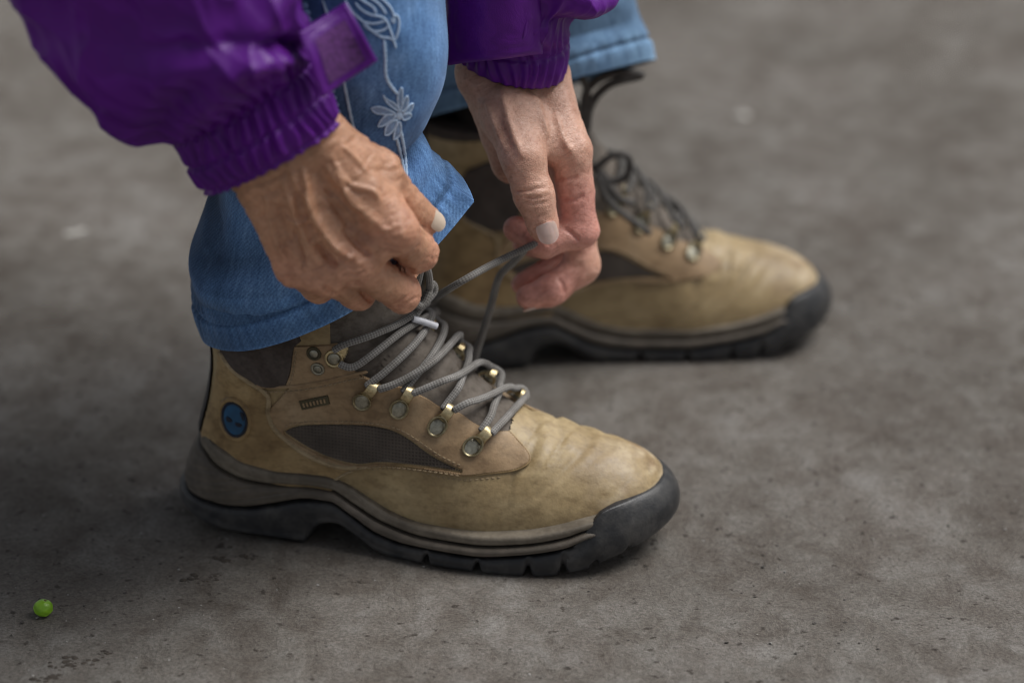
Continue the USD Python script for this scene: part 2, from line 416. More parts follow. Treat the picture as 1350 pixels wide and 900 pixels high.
# panels traced once on the outer side of the near boot: (x, z) in the boot's frame
WINDOW = spline(trace([(376, 567), (391, 561), (429, 559), (479, 560), (515, 566), (544, 581), (575, 603), (608, 619)]), 60)
WINDOW2 = spline(trace([(608, 621), (588, 618), (550, 613), (498, 609), (472, 611), (429, 600), (397, 584), (376, 570)]), 60)
WINDOW = np.vstack([WINDOW, WINDOW2])
SEAM = spline(trace([(436, 635), (447, 628), (458, 622), (472, 617), (486, 614), (532, 613), (560, 618), (607, 626), (638, 624), (670, 621), (690, 615), (699, 606), (696, 596), (684, 581), (672, 568)]), 120)
PIPING = spline(trace([(292, 463), (305, 482), (322, 497), (337, 507), (348, 514), (355, 525), (354, 541), (363, 564), (380, 580), (397, 593), (420, 605), (443, 613), (472, 616)]), 100)
COLLAR_EDGE = spline(trace([(337, 506), (355, 508), (376, 508), (395, 506), (430, 500), (465, 492), (485, 489)]), 60)
COLLAR_FRONT = spline(trace([(376, 507), (381, 495), (384, 482), (386, 466), (388, 455)]), 30)
EYES_PX = [(479, 526), (527, 537), (576, 561), (622, 588)]
CLIP_PX = [(491, 509), (538, 518), (588, 543), (632, 578)]
EDGE = spline(trace([(676, 566), (666, 567), (655, 566), (644, 563), (632, 560), (619, 552), (606, 543), (594, 539), (580, 535), (567, 527), (554, 520), (538, 512), (522, 508), (508, 508), (494, 502), (482, 496), (464, 487), (454, 477), (448, 464), (446, 452)]), 120)
EDGE_Z = pchip(sorted({round(float(x), 4): float(z) for x, z in EDGE}.items()))
EYES = trace(EYES_PX); CLIPS = trace(CLIP_PX)
CLIPS_IN = np.array(mm((146, 113), (163, 99.5), (181, 84.5), (197, 71))); EYES_IN = CLIPS_IN + (EYES - CLIPS) * [1.0, 1.1]
def eye_at(k, side): return (EYES[k], CLIPS[k]) if side < 0 else (EYES_IN[k], CLIPS_IN[k])

def leather(name, base, dark, pale, rough=0.52, scuff=1.0, toned=False):
    N = {"c": ("texture_coordinate", {}), "n1": ("noise_texture", {"scale": 22.0, "detail": 5, "roughness": 0.6, "distortion": 0.4}),
         "n2": ("noise_texture", {"scale": 260.0, "detail": 4, "roughness": 0.65}), "v": ("voronoi_texture", {"scale": 900.0}),
         "m": ("mapping", {"scale": (1.0, 2.0, 2.6), "rotation": (0, 0.5, 0)}), "n3": ("noise_texture", {"scale": 75.0, "detail": 6, "roughness": 0.7}),
         "r": ("rgb_ramp", {"ramp": [(0.30, dark), (0.48, base), (0.70, pale)]}),
         "r3": ("rgb_ramp", {"ramp": [(0.36, (0.62, 0.58, 0.55)), (0.50, (1, 1, 1)), (0.70, (1.12, 1.13, 1.16))]}),
         "r2": ("rgb_ramp", {"ramp": [(0.30, (0.82, 0.81, 0.80)), (0.6, (1.05, 1.05, 1.05))]}),
         "x": ("mix", {"mix_type": "multiply", "fac": scuff}), "y": ("mix", {"mix_type": "multiply", "fac": 1.0}),
         "rr": ("map_range", {"from_min": 0.3, "from_max": 0.7, "to_min": rough - 0.1, "to_max": rough + 0.14}),
         "a": ("math", {"math_type": "multiply_add", "value2": 0.35}),
         "p": ("principled_bsdf", {"specular_ior_level": 0.42})}
    L = [("c.object", "n1.vector"), ("c.object", "n2.vector"), ("c.object", "v.vector"), ("c.object", "m.vector"), ("m.vector", "n3.vector"), ("n1.fac", "r.fac"), ("n3.fac", "r3.fac"), ("n2.fac", "r2.fac"),
         ("r.color", "x.color1"), ("r3.color", "x.color2"), ("x.color", "y.color1"), ("r2.color", "y.color2"), ("y.color", "p.base_color"),
         ("n3.fac", "rr.value"), ("rr.result", "p.roughness"), ("v.distance", "a.value1"), ("n2.fac", "a.value3")]
    if toned:
        N["tone"] = ("attribute", {"attribute": "tone"}); N["yt"] = ("mix", {"mix_type": "multiply", "fac": 1.0})
        L.remove(("y.color", "p.base_color")); L += [("y.color", "yt.color1"), ("tone.color", "yt.color2"), ("yt.color", "p.base_color")]
    bump_nodes(N, L, "a.value", 0.20, 0.0007)
    return mat(name, N, L, "p.BSDF")

def rubber(name, col, rough=0.55, dust=(0.16, 0.14, 0.12), amount=0.5):
    N = {"c": ("texture_coordinate", {}), "n": ("noise_texture", {"scale": 60.0, "detail": 6, "roughness": 0.7}), "n2": ("noise_texture", {"scale": 700.0, "detail": 3}),
         "r": ("rgb_ramp", {"ramp": [(0.42, (0, 0, 0)), (0.75, (amount,) * 3)]}), "x": ("mix", {"color1": col, "color2": dust}),
         "p": ("principled_bsdf", {"roughness": rough, "specular_ior_level": 0.4})}
    L = [("c.object", "n.vector"), ("c.object", "n2.vector"), ("n.fac", "r.fac"), ("r.color", "x.fac"), ("x.color", "p.base_color")]
    bump_nodes(N, L, "n2.fac", 0.25, 0.0006)
    return mat(name, N, L, "p.BSDF")

def weave(name, col, col2, freq, rough=0.85, by="object", strength=0.6, ratio=1.0):
    N = {"c": ("texture_coordinate", {}), "m": ("mapping", {"scale": (freq, freq * ratio, freq)}),
         "w": ("wave_texture", {"scale": 1.0, "bands_direction": "x"}), "w2": ("wave_texture", {"scale": 1.0, "bands_direction": "z" if by == "object" else "y"}),
         "k": ("math", {"math_type": "maximum"}), "n": ("noise_texture", {"scale": 45.0, "detail": 5, "roughness": 0.65}), "x": ("mix", {"color1": col2, "color2": col}),
         "rn": ("rgb_ramp", {"ramp": [(0.3, (0.70, 0.70, 0.70)), (0.7, (1.2, 1.2, 1.2))]}), "y": ("mix", {"mix_type": "multiply", "fac": 1.0}),
         "p": ("principled_bsdf", {"roughness": rough, "specular_ior_level": 0.2, "sheen_weight": 0.15})}
    L = [(f"c.{by}", "m.vector"), ("m.vector", "w.vector"), ("m.vector", "w2.vector"), ("w.fac", "k.value1"), ("w2.fac", "k.value2"), ("c.object", "n.vector"),
         ("k.value", "x.fac"), ("n.fac", "rn.fac"), ("x.color", "y.color1"), ("rn.color", "y.color2"), ("y.color", "p.base_color")]
    bump_nodes(N, L, "k.value", strength, 0.0006)
    return mat(name, N, L, "p.BSDF")

def plain(name, col, rough=0.5, metal=0.0, vary=0.25, scale=120.0, **kw):
    N = {"c": ("texture_coordinate", {}), "n": ("noise_texture", {"scale": scale, "detail": 4, "roughness": 0.65}),
         "r": ("rgb_ramp", {"ramp": [(0.3, tuple(x * (1 - vary) for x in col)), (0.7, tuple(x * (1 + vary) for x in col))]}),
         "p": ("principled_bsdf", {"roughness": rough, "metallic": metal, **kw})}
    L = [("c.object", "n.vector"), ("n.fac", "r.fac"), ("r.color", "p.base_color")]
    bump_nodes(N, L, "n.fac", 0.2, 0.0005)
    return mat(name, N, L, "p.BSDF")

LK = {}
def boot_looks():
    LK["vamp"] = leather("tan_leather", (0.295, 0.217, 0.110), (0.222, 0.155, 0.076), (0.370, 0.285, 0.160), 0.5, 0.55, True)
    LK["stay"] = leather("brown_leather", (0.28, 0.190, 0.105), (0.200, 0.128, 0.066), (0.345, 0.252, 0.152), 0.58, 0.6)
    LK["heel"] = leather("heel_leather", (0.278, 0.190, 0.088), (0.175, 0.110, 0.048), (0.35, 0.252, 0.130), 0.52, 0.7)
    LK["pipe"] = leather("seam_leather", (0.29, 0.22, 0.125), (0.22, 0.155, 0.08), (0.36, 0.28, 0.17))
    LK["mesh"] = weave("brown_mesh", (0.092, 0.076, 0.063), (0.052, 0.042, 0.035), 160.0)
    LK["cloth"] = plain("brown_collar_cloth", (0.052, 0.040, 0.034), 0.9, vary=0.3, scale=300)
    LK["tongue"] = leather("grey_tongue_suede", (0.125, 0.106, 0.088), (0.085, 0.070, 0.058), (0.165, 0.142, 0.12), 0.85)
    LK["mid"] = rubber("taupe_rubber", (0.088, 0.073, 0.055), 0.6, (0.20, 0.172, 0.132), 0.9)
    LK["mid2"] = rubber("dark_taupe_rubber", (0.066, 0.055, 0.043), 0.6, (0.15, 0.125, 0.10), 0.7)
    LK["black"] = rubber("black_rubber", (0.013, 0.0135, 0.015), 0.45, (0.10, 0.094, 0.086), 0.5)
    LK["strap"] = plain("black_strap", (0.012, 0.011, 0.012), 0.6)
    LK["brass"] = plain("worn_brass", (0.50, 0.41, 0.24), 0.40, 1.0, vary=0.3, scale=500)
    LK["steel"] = plain("dull_nickel", (0.33, 0.315, 0.255), 0.45, 1.0, vary=0.3, scale=400)
    LK["ringmetal"] = plain("aged_brass", (0.33, 0.285, 0.18), 0.4, 1.0, vary=0.3, scale=500)
    LK["thread"] = plain("sand_thread", (0.27, 0.20, 0.12), 0.85)
    LK["logo"] = plain("blue_enamel", (0.013, 0.062, 0.130), 0.45, vary=0.3)
    LK["ink"] = plain("dark_print", (0.006, 0.009, 0.018), 0.5)
    LK["tag"] = plain("olive_tag", (0.055, 0.044, 0.020), 0.7)
    N = {"c": ("texture_coordinate", {}), "m": ("mapping", {"scale": (1.0, 1.0, 1.0)}), "ch": ("checker_texture", {"scale": 1.0, "color1": (0.275, 0.267, 0.255), "color2": (0.13, 0.123, 0.115)}),
         "s": ("separate_xyz", {}), "n": ("noise_texture", {"scale": 90.0, "detail": 4}), "rn": ("rgb_ramp", {"ramp": [(0.3, (0.7, 0.68, 0.66)), (0.7, (1.1, 1.1, 1.1))]}), "y": ("mix", {"mix_type": "multiply", "fac": 1.0}),
         "p": ("principled_bsdf", {"roughness": 0.8, "specular_ior_level": 0.25, "sheen_weight": 0.1})}
    L = [("c.UV", "ch.vector"), ("c.object", "n.vector"), ("n.fac", "rn.fac"), ("ch.color", "y.color1"), ("rn.color", "y.color2"), ("y.color", "p.base_color")]
    LK["lace"] = mat("braided_cord", N, L, "p.BSDF")
    LK["lace_plain"] = plain("grey_cord", (0.062, 0.058, 0.054), 0.8, scale=300)
    LK["aglet"] = plain("clear_aglet", (0.55, 0.56, 0.60), 0.3)

def cord(p, r=0.0020, sides=14, n=None, braid=True):
    """a braided lace along p: (mesh, uv)"""
    p = np.asarray(p, float)
    L = np.linalg.norm(np.diff(p, axis=0), axis=1).sum()
    n = n or max(12, int(L / 0.00055))
    p = spline(p, n); A, B = frames_along(p)
    th = np.arange(sides + 1) * 2 * math.pi / sides
    s = np.linspace(0, L, n)
    du = th / (2 * math.pi)
    ph = s[:, None] / 0.0030
    u1, u2 = du[None] * 5 + ph, du[None] * 5 - ph
    rr = r * (1 + (0.10 * np.sin(2 * math.pi * u1) * np.sin(2 * math.pi * u2) if braid else 0 * u1))
    rr[0] *= 0.6; rr[-1] *= 0.6
    P = p[:, None] + rr[..., None] * (A[:, None] * np.cos(th)[None, :, None] + B[:, None] * np.sin(th)[None, :, None])
    t = trimesh.Trimesh(P.reshape(-1, 3), grid_faces(n, sides + 1, closed_v=False), process=False)
    if ((t.triangles_center - np.repeat(np.repeat(p[:-1], sides, 0), 1, 0)[np.r_[0:(n - 1) * sides, 0:(n - 1) * sides]]) * t.face_normals).sum() < 0: t.invert()
    uv = np.stack([u1 * 2, u2 * 2], -1).reshape(-1, 2)
    return t, uv

def side_patch(poly, side, thick, relief=None, step=0.0014, bevel=0.0009, base=-0.0005):
    t = patch(poly, lambda a, b, o: skin_point(a, b, side, o), thick, step, bevel, base=base, relief=relief)
    return outward(t, np.array([0.12, 0, 0.05]))

def line_tube(xz, side, r, off, n=None, flat=1.0):
    q = skin_point(xz[:, 0], xz[:, 1], side, off)
    return tube(q, np.r_[r * 0.3, np.full(len(q) - 2, r), r * 0.3], 7, flat=flat)

def stitches(xz, side, off, pitch=0.0030, length=0.0021, r=0.00042, inset=0.0):
    """a row of short stitches along a line of the upper"""
    xz = np.asarray(xz, float)
    if inset:
        t = np.gradient(xz, axis=0); t /= np.maximum(np.linalg.norm(t, axis=1, keepdims=True), 1e-9)
        xz = xz + inset * np.stack([-t[:, 1], t[:, 0]], 1)
    s = np.r_[0, np.cumsum(np.linalg.norm(np.diff(xz, axis=0), axis=1))]
    out = []
    for a in np.arange(0.002, s[-1] - length, pitch):
        u = np.linspace(a, a + length, 4)
        q = skin_point(np.interp(u, s, xz[:, 0]), np.interp(u, s, xz[:, 1]), side, off + np.array([-r, r * 0.5, r * 0.5, -r]))
        out.append(tube(q, r, 5))
    return join(out)

def build_boot(frame, mirror, label, category, front):
    root = thing("hiking_boot", label, category)
    api = UsdGeom.XformCommonAPI(root)
    api.SetTranslate(Gf.Vec3d(*frame.O.tolist())); api.SetRotate(Gf.Vec3f(0, 0, math.degrees(math.atan2(frame.X[1], frame.X[0]))))
    def put(name, t, m, parent=root, uv=None, smooth=40, **kw):   # kw: tone, kind, label
        t = t.copy()
        if mirror < 0:
            t.vertices[:, 1] *= -1; t.invert()
        return obj(name, t, LK[m] if isinstance(m, str) else m, parent, smooth, uv, **kw)
    seen = -1 if mirror > 0 else 1           # the side of the boot that the photograph shows (boot-local, before mirroring)

    # sole
    sole = put("sole", band(lambda x: BOTTOM(x) + 0.004, lambda x: LINE_A(x) - 0.006, -0.007, sink=0.008), "black", smooth=30)
    put("midsole", band(lambda x: LINE_2(x) + 0.0003, LINE_A, -0.0028, 0.0010, sink=0.006), "mid", sole, smooth=35)
    def heel_relief(t):
        v = t.vertices; a = np.clip((0.10 - v[:, 0]) / 0.03, 0, 1)
        g = np.abs(((v[:, 2] - 0.25 * v[:, 0]) * 155 + 0.5) % 1 - 0.5)
        k = SOLE_N[cKDTree(SOLE).query(v[:, :2])[1]]
        v[:, :2] -= k * (a * 0.0007 * np.exp(-(g / 0.12) ** 2))[:, None]
        return t
    put("midsole", heel_relief(band(lambda x: LINE_3(x) + 0.0003, lambda x: LINE_2(x) - 0.0006, -0.0008, 0.0014, k=25, sink=0.006)), "mid2", sole, smooth=35)
    put("outsole", band(BOTTOM, lambda x: LINE_3(x) - 0.0006, 0.0002, 0.0012, notches=True, lean=-0.0008, sink=0.002), "black", sole, smooth=35)
    # the toe bumper wraps the toe from one side to the other
    i = np.flatnonzero(SOLE[:, 0] > 0.2375)
    x, y = SOLE[i].T; nn = SOLE_N[i]
    taper = np.clip((x - 0.2375) / 0.016, 0, 1) ** 0.7
    lo, hi = BOTTOM(x) + 0.003 + 0.45 * lug_notch(x, y), np.maximum(BUMPER(x), BOTTOM(x) + 0.0065)
    rings = []
    for t_, o_ in [(0, -0.004), (0, 0.0016), (0.10, 0.0027), (0.3, 0.0031), (0.5, 0.0024), (0.62, 0.0011), (0.75, -0.0004), (0.88, -0.0028), (0.97, -0.0048), (1.0, -0.0066), (0.97, -0.012), (0.5, -0.010)]:
        o = o_ * (0.35 + 0.65 * taper) if o_ > 0 else o_ * (0.30 + 0.70 * np.clip((x - 0.246) / 0.032, 0, 1))
        rings.append(np.stack([x + nn[:, 0] * o, y + nn[:, 1] * o, lo + (hi - lo) * t_], -1))
    put("toe_bumper", loft(np.stack(rings, 1)), "black", sole, smooth=35)

    # upper: vamp leather, with the tongue and the heel strap cut out of the same surface
    t = upper_mesh(); v = t.vertices; nrm = t.vertex_normals
    v = v + nrm * crease_depth(v)[:, None]
    v = v + nrm * (0.0006 * (fbm(v * 26, 3, 11) - 0.5) * 2)[:, None]
    t = trimesh.Trimesh(v, t.faces, process=False)
    c = t.triangles_center
    gap = (c[:, 2] > EDGE_Z(c[:, 0]) - 0.002) & (c[:, 0] > EDGE[:, 0].min() - 0.002) & (c[:, 0] < EDGE[:, 0].max() - 0.001)
    gap |= (c[:, 2] > 0.119) & (c[:, 0] > 0.104)
    strap = (c[:, 0] < 0.046) & (np.abs(c[:, 1]) < 0.017) & (c[:, 2] > 0.045)
    top_off = (c[:, 2] > 0.136) & (c[:, 0] < 0.095) & bool(front)      # the near boot's collar ends inside the trouser leg
    lining = (c[:, 2] > 0.158) & ~gap & ~strap
    def part(name, keep, m, push=0.0, tone=None, folds=False):
        s = t.submesh([np.flatnonzero(keep)], append=True)
        if folds:
            q = s.vertices; w = (q[:, 2] - 0.85 * q[:, 0]) / 0.017 + 1.2 * fbm(q * 35, 2, 3)
            s.vertices = q + s.vertex_normals * (np.clip((q[:, 2] - 0.085) / 0.02, 0, 1) * 0.0016 * (np.abs(np.sin(math.pi * w)) - 0.6))[:, None]
        if push: s.vertices -= s.vertex_normals * push
        return put(name, s, m, smooth=True, tone=tone(s.vertices) if tone else None)
    def wear(q):
        toe = np.clip((q[:, 0] - 0.243) / 0.022, 0, 1) * np.clip((q[:, 2] - 0.026) / 0.012, 0, 1)
        sc = np.clip((fbm(q * [70, 40, 110] + 3, 4, 31) - 0.50) / 0.12, 0, 1) * toe
        dk = np.clip((fbm(q * [45, 45, 60] + 8, 4, 47) - 0.53) / 0.12, 0, 1) * toe
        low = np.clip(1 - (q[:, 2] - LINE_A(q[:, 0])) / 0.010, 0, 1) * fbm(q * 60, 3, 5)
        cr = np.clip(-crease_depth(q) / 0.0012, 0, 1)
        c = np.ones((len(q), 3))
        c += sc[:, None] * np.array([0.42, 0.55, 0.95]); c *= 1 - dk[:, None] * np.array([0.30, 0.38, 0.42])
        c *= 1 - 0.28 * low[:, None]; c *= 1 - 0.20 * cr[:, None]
        return c
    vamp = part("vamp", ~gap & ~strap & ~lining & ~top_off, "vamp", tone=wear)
    tongue = part("tongue", gap, "tongue", 0.0012, folds=True)
    part("collar_lining", lining & ~top_off, "cloth")
    part("heel_strap", strap & ~top_off, "strap", -0.0012)

    for side in (-1, 1):
        # collar cloth, leather panels, mesh window
        col = np.vstack([COLLAR_FRONT[::-1], COLLAR_EDGE[:18][::-1], PIPING[:32][::-1], [[0.0405, 0.122], [0.0425, 0.130], [0.047, 0.139], [0.058, 0.1435], [0.072, 0.143], [0.083, 0.137], [0.0865, 0.127]]])
        put("collar_panel", side_patch(shapely.Polygon(col).buffer(0.0008).exterior.coords, side, 0.0008, lambda q: 0.0010 + 0.0007 * np.sin(q[:, 0] * 260) * np.sin(q[:, 1] * 180)), "cloth")
        win = put("side_window", side_patch(WINDOW, side, 0.0006), "mesh")
        # the eyestay: from the collar down to the tip of the throat, around the window
        stay_poly = shapely.Polygon(np.vstack([SEAM[20:], EDGE, COLLAR_FRONT[::-1], COLLAR_EDGE[18:19], PIPING[40:]])).buffer(0)
        stay_poly = stay_poly.difference(shapely.Polygon(WINDOW).buffer(0.0004))
        geoms = sorted(getattr(stay_poly, "geoms", [stay_poly]), key=lambda g: -g.area)
        g0 = geoms[0]
        put("eyestay", side_patch(g0, side, 0.0014, lambda q: 0.0009 * (fbm(np.c_[q * 60, 0 * q[:, 0]], 3, 4) - 0.5), bevel=0.0006), "stay")
        heel_poly = np.vstack([PIPING, SEAM[:16][::-1], [[0.103, 0.030], [0.06, 0.035], [0.03, 0.045], [0.0215, 0.055], [0.0265, 0.07], [0.0325, 0.092], [0.0365, 0.112]]])
        put("heel_panel", side_patch(shapely.Polygon(heel_poly).buffer(0).exterior.coords, side, 0.0012, lambda q: 0.0014 * (fbm(np.c_[q * 45, 0 * q[:, 0]], 3, 8) - 0.5)), "heel")
        put("piping", line_tube(PIPING, side, 0.0015, 0.0010), "pipe")
        put("piping", line_tube(np.vstack([SEAM[:24]]), side, 0.0008, 0.0010), "pipe")
        put("seam_edge", line_tube(SEAM[22:], side, 0.00055, 0.0004), "heel")
        put("collar_piping", line_tube(COLLAR_EDGE, side, 0.0010, 0.0012), "stay")
        if side == seen:
            st = [stitches(SEAM[22:92], side, -0.0002, inset=-0.0024), stitches(WINDOW[:60], side, 0.0015, inset=0.0024), stitches(COLLAR_EDGE, side, 0.0016, inset=-0.003),
                  stitches(COLLAR_FRONT, side, 0.0016, inset=-0.002), stitches(WINDOW2[::-1], side, 0.0014, inset=-0.0021)]
            put("stitching", join(st), "thread", kind="stuff")
        # eyelets with their clips
        for k in range(4):
            e, cl = eye_at(k, side)
            a = skin_point(e[0], e[1], side, 0.0016); b = skin_point(cl[0], cl[1], side, 0.003)
            nz = skin_point(e[0], e[1], side, 0.01) - a; nz /= np.linalg.norm(nz)
            up = b - a; up -= nz * (up @ nz); up /= np.linalg.norm(up); rt = np.cross(up, nz)
            th = np.linspace(0, 2 * math.pi, 28, endpoint=False)
            tilt = lambda c: 0.0017 * (1 + c)                          # the ring stands off towards the clip
            ring = np.array([a + rt * 0.0046 * math.cos(w) + up * 0.0056 * math.sin(w) + nz * (0.0004 + tilt(math.sin(w))) for w in th])
            A = np.vstack([ring, ring[:1]])
            dirs = np.array([(p - a) for p in ring]); dirs /= np.linalg.norm(dirs, axis=1, keepdims=True)
            sec = np.linspace(0, 2 * math.pi, 9, endpoint=False)
            P = ring[:, None] + 0.0009 * (dirs[:, None] * np.cos(sec)[None, :, None] + nz * np.sin(sec)[None, :, None])
            eye = put("eyelet", loft(P, closed_u=True), "ringmetal")
            dish = [np.array([a + s * (rt * 0.0046 * math.cos(w) + up * 0.0056 * math.sin(w)) + nz * (0.0003 + 0.0007 * s * s + s * tilt(math.sin(w)) * 0.18 - 0.0016 * (1 - s * s) * (math.sin(w) * s > 0.2)) for w in th]) for s in (0.05, 0.35, 0.65, 0.95)]
            put("disc", loft(np.array(dish[::-1]), caps=True), "steel", eye, smooth=True)
            # strap of bent sheet over the lace
            q = spline([a + up * 0.0045 + nz * 0.0016, a + up * 0.0062 + nz * 0.0040, a + up * 0.0090 + nz * 0.0052, a + up * 0.0122 + nz * 0.0046, a + up * 0.0142 + nz * 0.0020, a + up * 0.0142 - nz * 0.0010], 16)
            tg = np.gradient(q, axis=0); tg /= np.linalg.norm(tg, axis=1, keepdims=True); nn2 = np.cross(rt, tg)
            wd = np.interp(np.linspace(0, 1, 16), [0, 0.25, 0.6, 1], [0.0040, 0.0030, 0.0030, 0.0026]) * (1.0 if side < 0 else 0.7)
            sec = [(-1, -1), (-0.8, -0.0), (-0.75, 1), (0.75, 1), (0.8, 0.0), (1, -1)]
            P = np.stack([q + rt * (wd * s)[:, None] + nn2 * (0.00045 * h) for s, h in [(-1, 0), (-0.9, 1), (0, 1.3), (0.9, 1), (1, 0), (0.9, -1), (0, -1), (-0.9, -1)]], 1)
            put("clip", loft(P), "brass", eye, smooth=45)
    return root, put, seen, tongue
boot_looks()
near_boot, near_put, near_side, near_tongue = build_boot(NEAR, 1, "tan leather hiking boot in front whose laces are being tied", "boot", True)
far_boot, far_put, far_side, far_tongue = build_boot(FAR, -1, "tan leather hiking boot standing farther back, behind the hand with the pale thumbnail", "boot", False)
# ------------------------------------------------------------------ the person: helpers
class Front:
    """depth of a mesh's side that faces the camera, looked up by photograph pixel, to lay seams and threads on it"""
    def __init__(s, t, facing=0.05):
        v, n = t.vertices, t.vertex_normals
        q = v - EYE; d = q @ FWD
        keep = ((n * -q).sum(1) / np.linalg.norm(q, axis=1)) > facing
        s.px = np.stack([675 + FP * (q @ RGT) / d, 450 - FP * (q @ UPV) / d], 1)[keep]
        s.v, s.n, s.d = v[keep], n[keep], d[keep]
        s.tree = cKDTree(s.px)
    def at(s, px, py, off=0.0):
        dist, k = s.tree.query([px, py], k=6)
        k = k[s.d[k] < s.d[k].min() + 0.012]
        w = 1 / (np.hypot(*(s.px[k] - [px, py]).T) + 0.3); w /= w.sum()
        d = (s.d[k] * w).sum(); n = (s.n[k] * w[:, None]).sum(0); n /= np.linalg.norm(n)
        return EYE + d * ray(px, py) + np.asarray(off) * n
    def line(s, pts, off=0.0, n=None):
        p = spline(pts, n or max(8, int(len(pts) * 8)))
        return np.array([s.at(*q, off) for q in p])

def tube_levels(levels, n, m, power=1.0):
    """levels: (L pixel, R pixel, world y at L, world y at R, near vector) -> rings [n, m, 3] smoothly through them"""
    C, A, B = [], [], []
    for L, R, yl, yr, near in levels:
        a, b = aty(*L, yl), aty(*R, yr)
        C.append((a + b) / 2); A.append((b - a) / 2); B.append(near)
    t = np.r_[0, np.cumsum([np.linalg.norm(C[k + 1] - C[k]) for k in range(len(C) - 1)])]
    u = np.linspace(0, t[-1], n)
    C, A, B = (PchipInterpolator(t, np.array(q))(u) for q in (C, A, B))
    th = np.arange(m) * 2 * math.pi / m
    P = C[:, None] + A[:, None] * np.cos(th)[None, :, None] + B[:, None] * np.sin(th)[None, :, None]
    return P, u, th

def capsule_field(X, a, b, ra, rb):
    ba = b - a; L2 = ba @ ba
    pa = X - a
    h = np.clip((pa @ ba) / L2, 0, 1)
    return np.linalg.norm(pa - h[..., None] * ba, axis=-1) - (ra + (rb - ra) * h)

def blob(groups, h, k_in=0.004, k_out=0.004, margin=0.012, extra=None):
    """smooth union of tapered bones; groups: list of lists of (a, b, ra, rb); bones blend by k_in inside a group, groups by k_out"""
    allp = np.array([p for g in groups for c in g for p in c[:2]]); rmax = max(max(c[2:4]) for g in groups for c in g)
    lo, hi = allp.min(0) - rmax - margin, allp.max(0) + rmax + margin
    n = np.ceil((hi - lo) / h).astype(int) + 1
    total = np.full(n, 0.05, np.float32)
    def smin(a, b, k):
        q = np.maximum(k - np.abs(a - b), 0) / k
        return np.minimum(a, b) - q * q * q * k / 6
    for g in groups:
        D = np.full(n, 0.05, np.float32)
        for a, b, ra, rb in g:
            a, b = np.asarray(a, float), np.asarray(b, float)
            r = max(ra, rb) + margin
            i0 = np.maximum(((np.minimum(a, b) - r - lo) / h).astype(int), 0); i1 = np.minimum(((np.maximum(a, b) + r - lo) / h).astype(int) + 2, n)
            ax = [lo[q] + h * np.arange(i0[q], i1[q]) for q in range(3)]
            X = np.stack(np.meshgrid(*ax, indexing="ij"), -1)
            s = tuple(slice(i0[q], i1[q]) for q in range(3))
            D[s] = smin(D[s], capsule_field(X, a, b, ra, rb).astype(np.float32), k_in)
        total = smin(total, D, k_out)
    return surface_nets(total, lo, h)

def solid(t):
    return manifold3d.Manifold(manifold3d.Mesh(np.asarray(t.vertices, np.float32), np.asarray(t.faces, np.uint32)))

person = thing("person", "person in a purple jacket and blue jeans bending down to tie a boot lace", "person")
# where the joints of the body stand
HIP_R, HIP_L = np.array([-0.34, 0.10, 0.60]), np.array([-0.34, 0.26, 0.60])
CHEST = np.array([-0.12, 0.17, 0.83])
SHO_R, SHO_L = np.array([-0.09, -0.01, 0.83]), np.array([-0.06, 0.35, 0.83])
ELB_R, ELB_L = np.array([-0.27, -0.045, 0.56]), np.array([0.02, 0.21, 0.57])

# ------------------------------------------------------------------ jeans
def denim():
    N = {"c": ("texture_coordinate", {}), "m": ("mapping", {"scale": (1500.0, 1500.0, 1.0)}), "m2": ("mapping", {"scale": (420.0, 75.0, 1.0)}),
         "w": ("wave_texture", {"scale": 0.16, "bands_direction": "diagonal", "distortion": 1.5, "detail": 1.0, "detail_scale": 1.0}),
         "sl": ("noise_texture", {"scale": 1.0, "detail": 3}), "n": ("noise_texture", {"scale": 11.0, "detail": 5, "roughness": 0.6}), "nf": ("noise_texture", {"scale": 900.0, "detail": 2}),
         "r": ("rgb_ramp", {"ramp": [(0.30, (0.030, 0.066, 0.150)), (0.50, (0.058, 0.122, 0.245)), (0.72, (0.125, 0.215, 0.37))]}),
         "rw": ("rgb_ramp", {"ramp": [(0.2, (0.91, 0.915, 0.92)), (0.8, (1.08, 1.08, 1.07))]}), "rs": ("rgb_ramp", {"ramp": [(0.3, (0.78, 0.8, 0.84)), (0.7, (1.25, 1.22, 1.18))]}),
         "tone": ("attribute", {"attribute": "tone"}), "rf": ("rgb_ramp", {"ramp": [(0.3, (0.72, 0.74, 0.78)), (0.7, (1.3, 1.27, 1.22))]}),
         "x": ("mix", {"mix_type": "multiply", "fac": 1.0}), "y": ("mix", {"mix_type": "multiply", "fac": 1.0}), "z": ("mix", {"mix_type": "multiply", "fac": 1.0}), "zz": ("mix", {"mix_type": "multiply", "fac": 1.0}),
         "p": ("principled_bsdf", {"roughness": 0.9, "specular_ior_level": 0.15, "sheen_weight": 0.2, "sheen_tint": (0.5, 0.65, 0.9)})}
    L = [("c.UV", "m.vector"), ("c.UV", "m2.vector"), ("m.vector", "w.vector"), ("m2.vector", "sl.vector"), ("c.object", "n.vector"), ("c.object", "nf.vector"), ("n.fac", "r.fac"), ("w.fac", "rw.fac"), ("sl.fac", "rs.fac"), ("nf.fac", "rf.fac"),
         ("r.color", "x.color1"), ("rw.color", "x.color2"), ("x.color", "y.color1"), ("rs.color", "y.color2"), ("y.color", "z.color1"), ("tone.color", "z.color2"), ("z.color", "zz.color1"), ("rf.color", "zz.color2"), ("zz.color", "p.base_color")]
    bump_nodes(N, L, "w.fac", 0.2, 0.0004)
    return mat("denim", N, L, "p.BSDF")
LK["denim"] = denim()
LK["blue_thread"] = plain("pale_blue_thread", (0.42, 0.56, 0.74), 0.75, vary=0.2, scale=900, specular_ior_level=0.25)
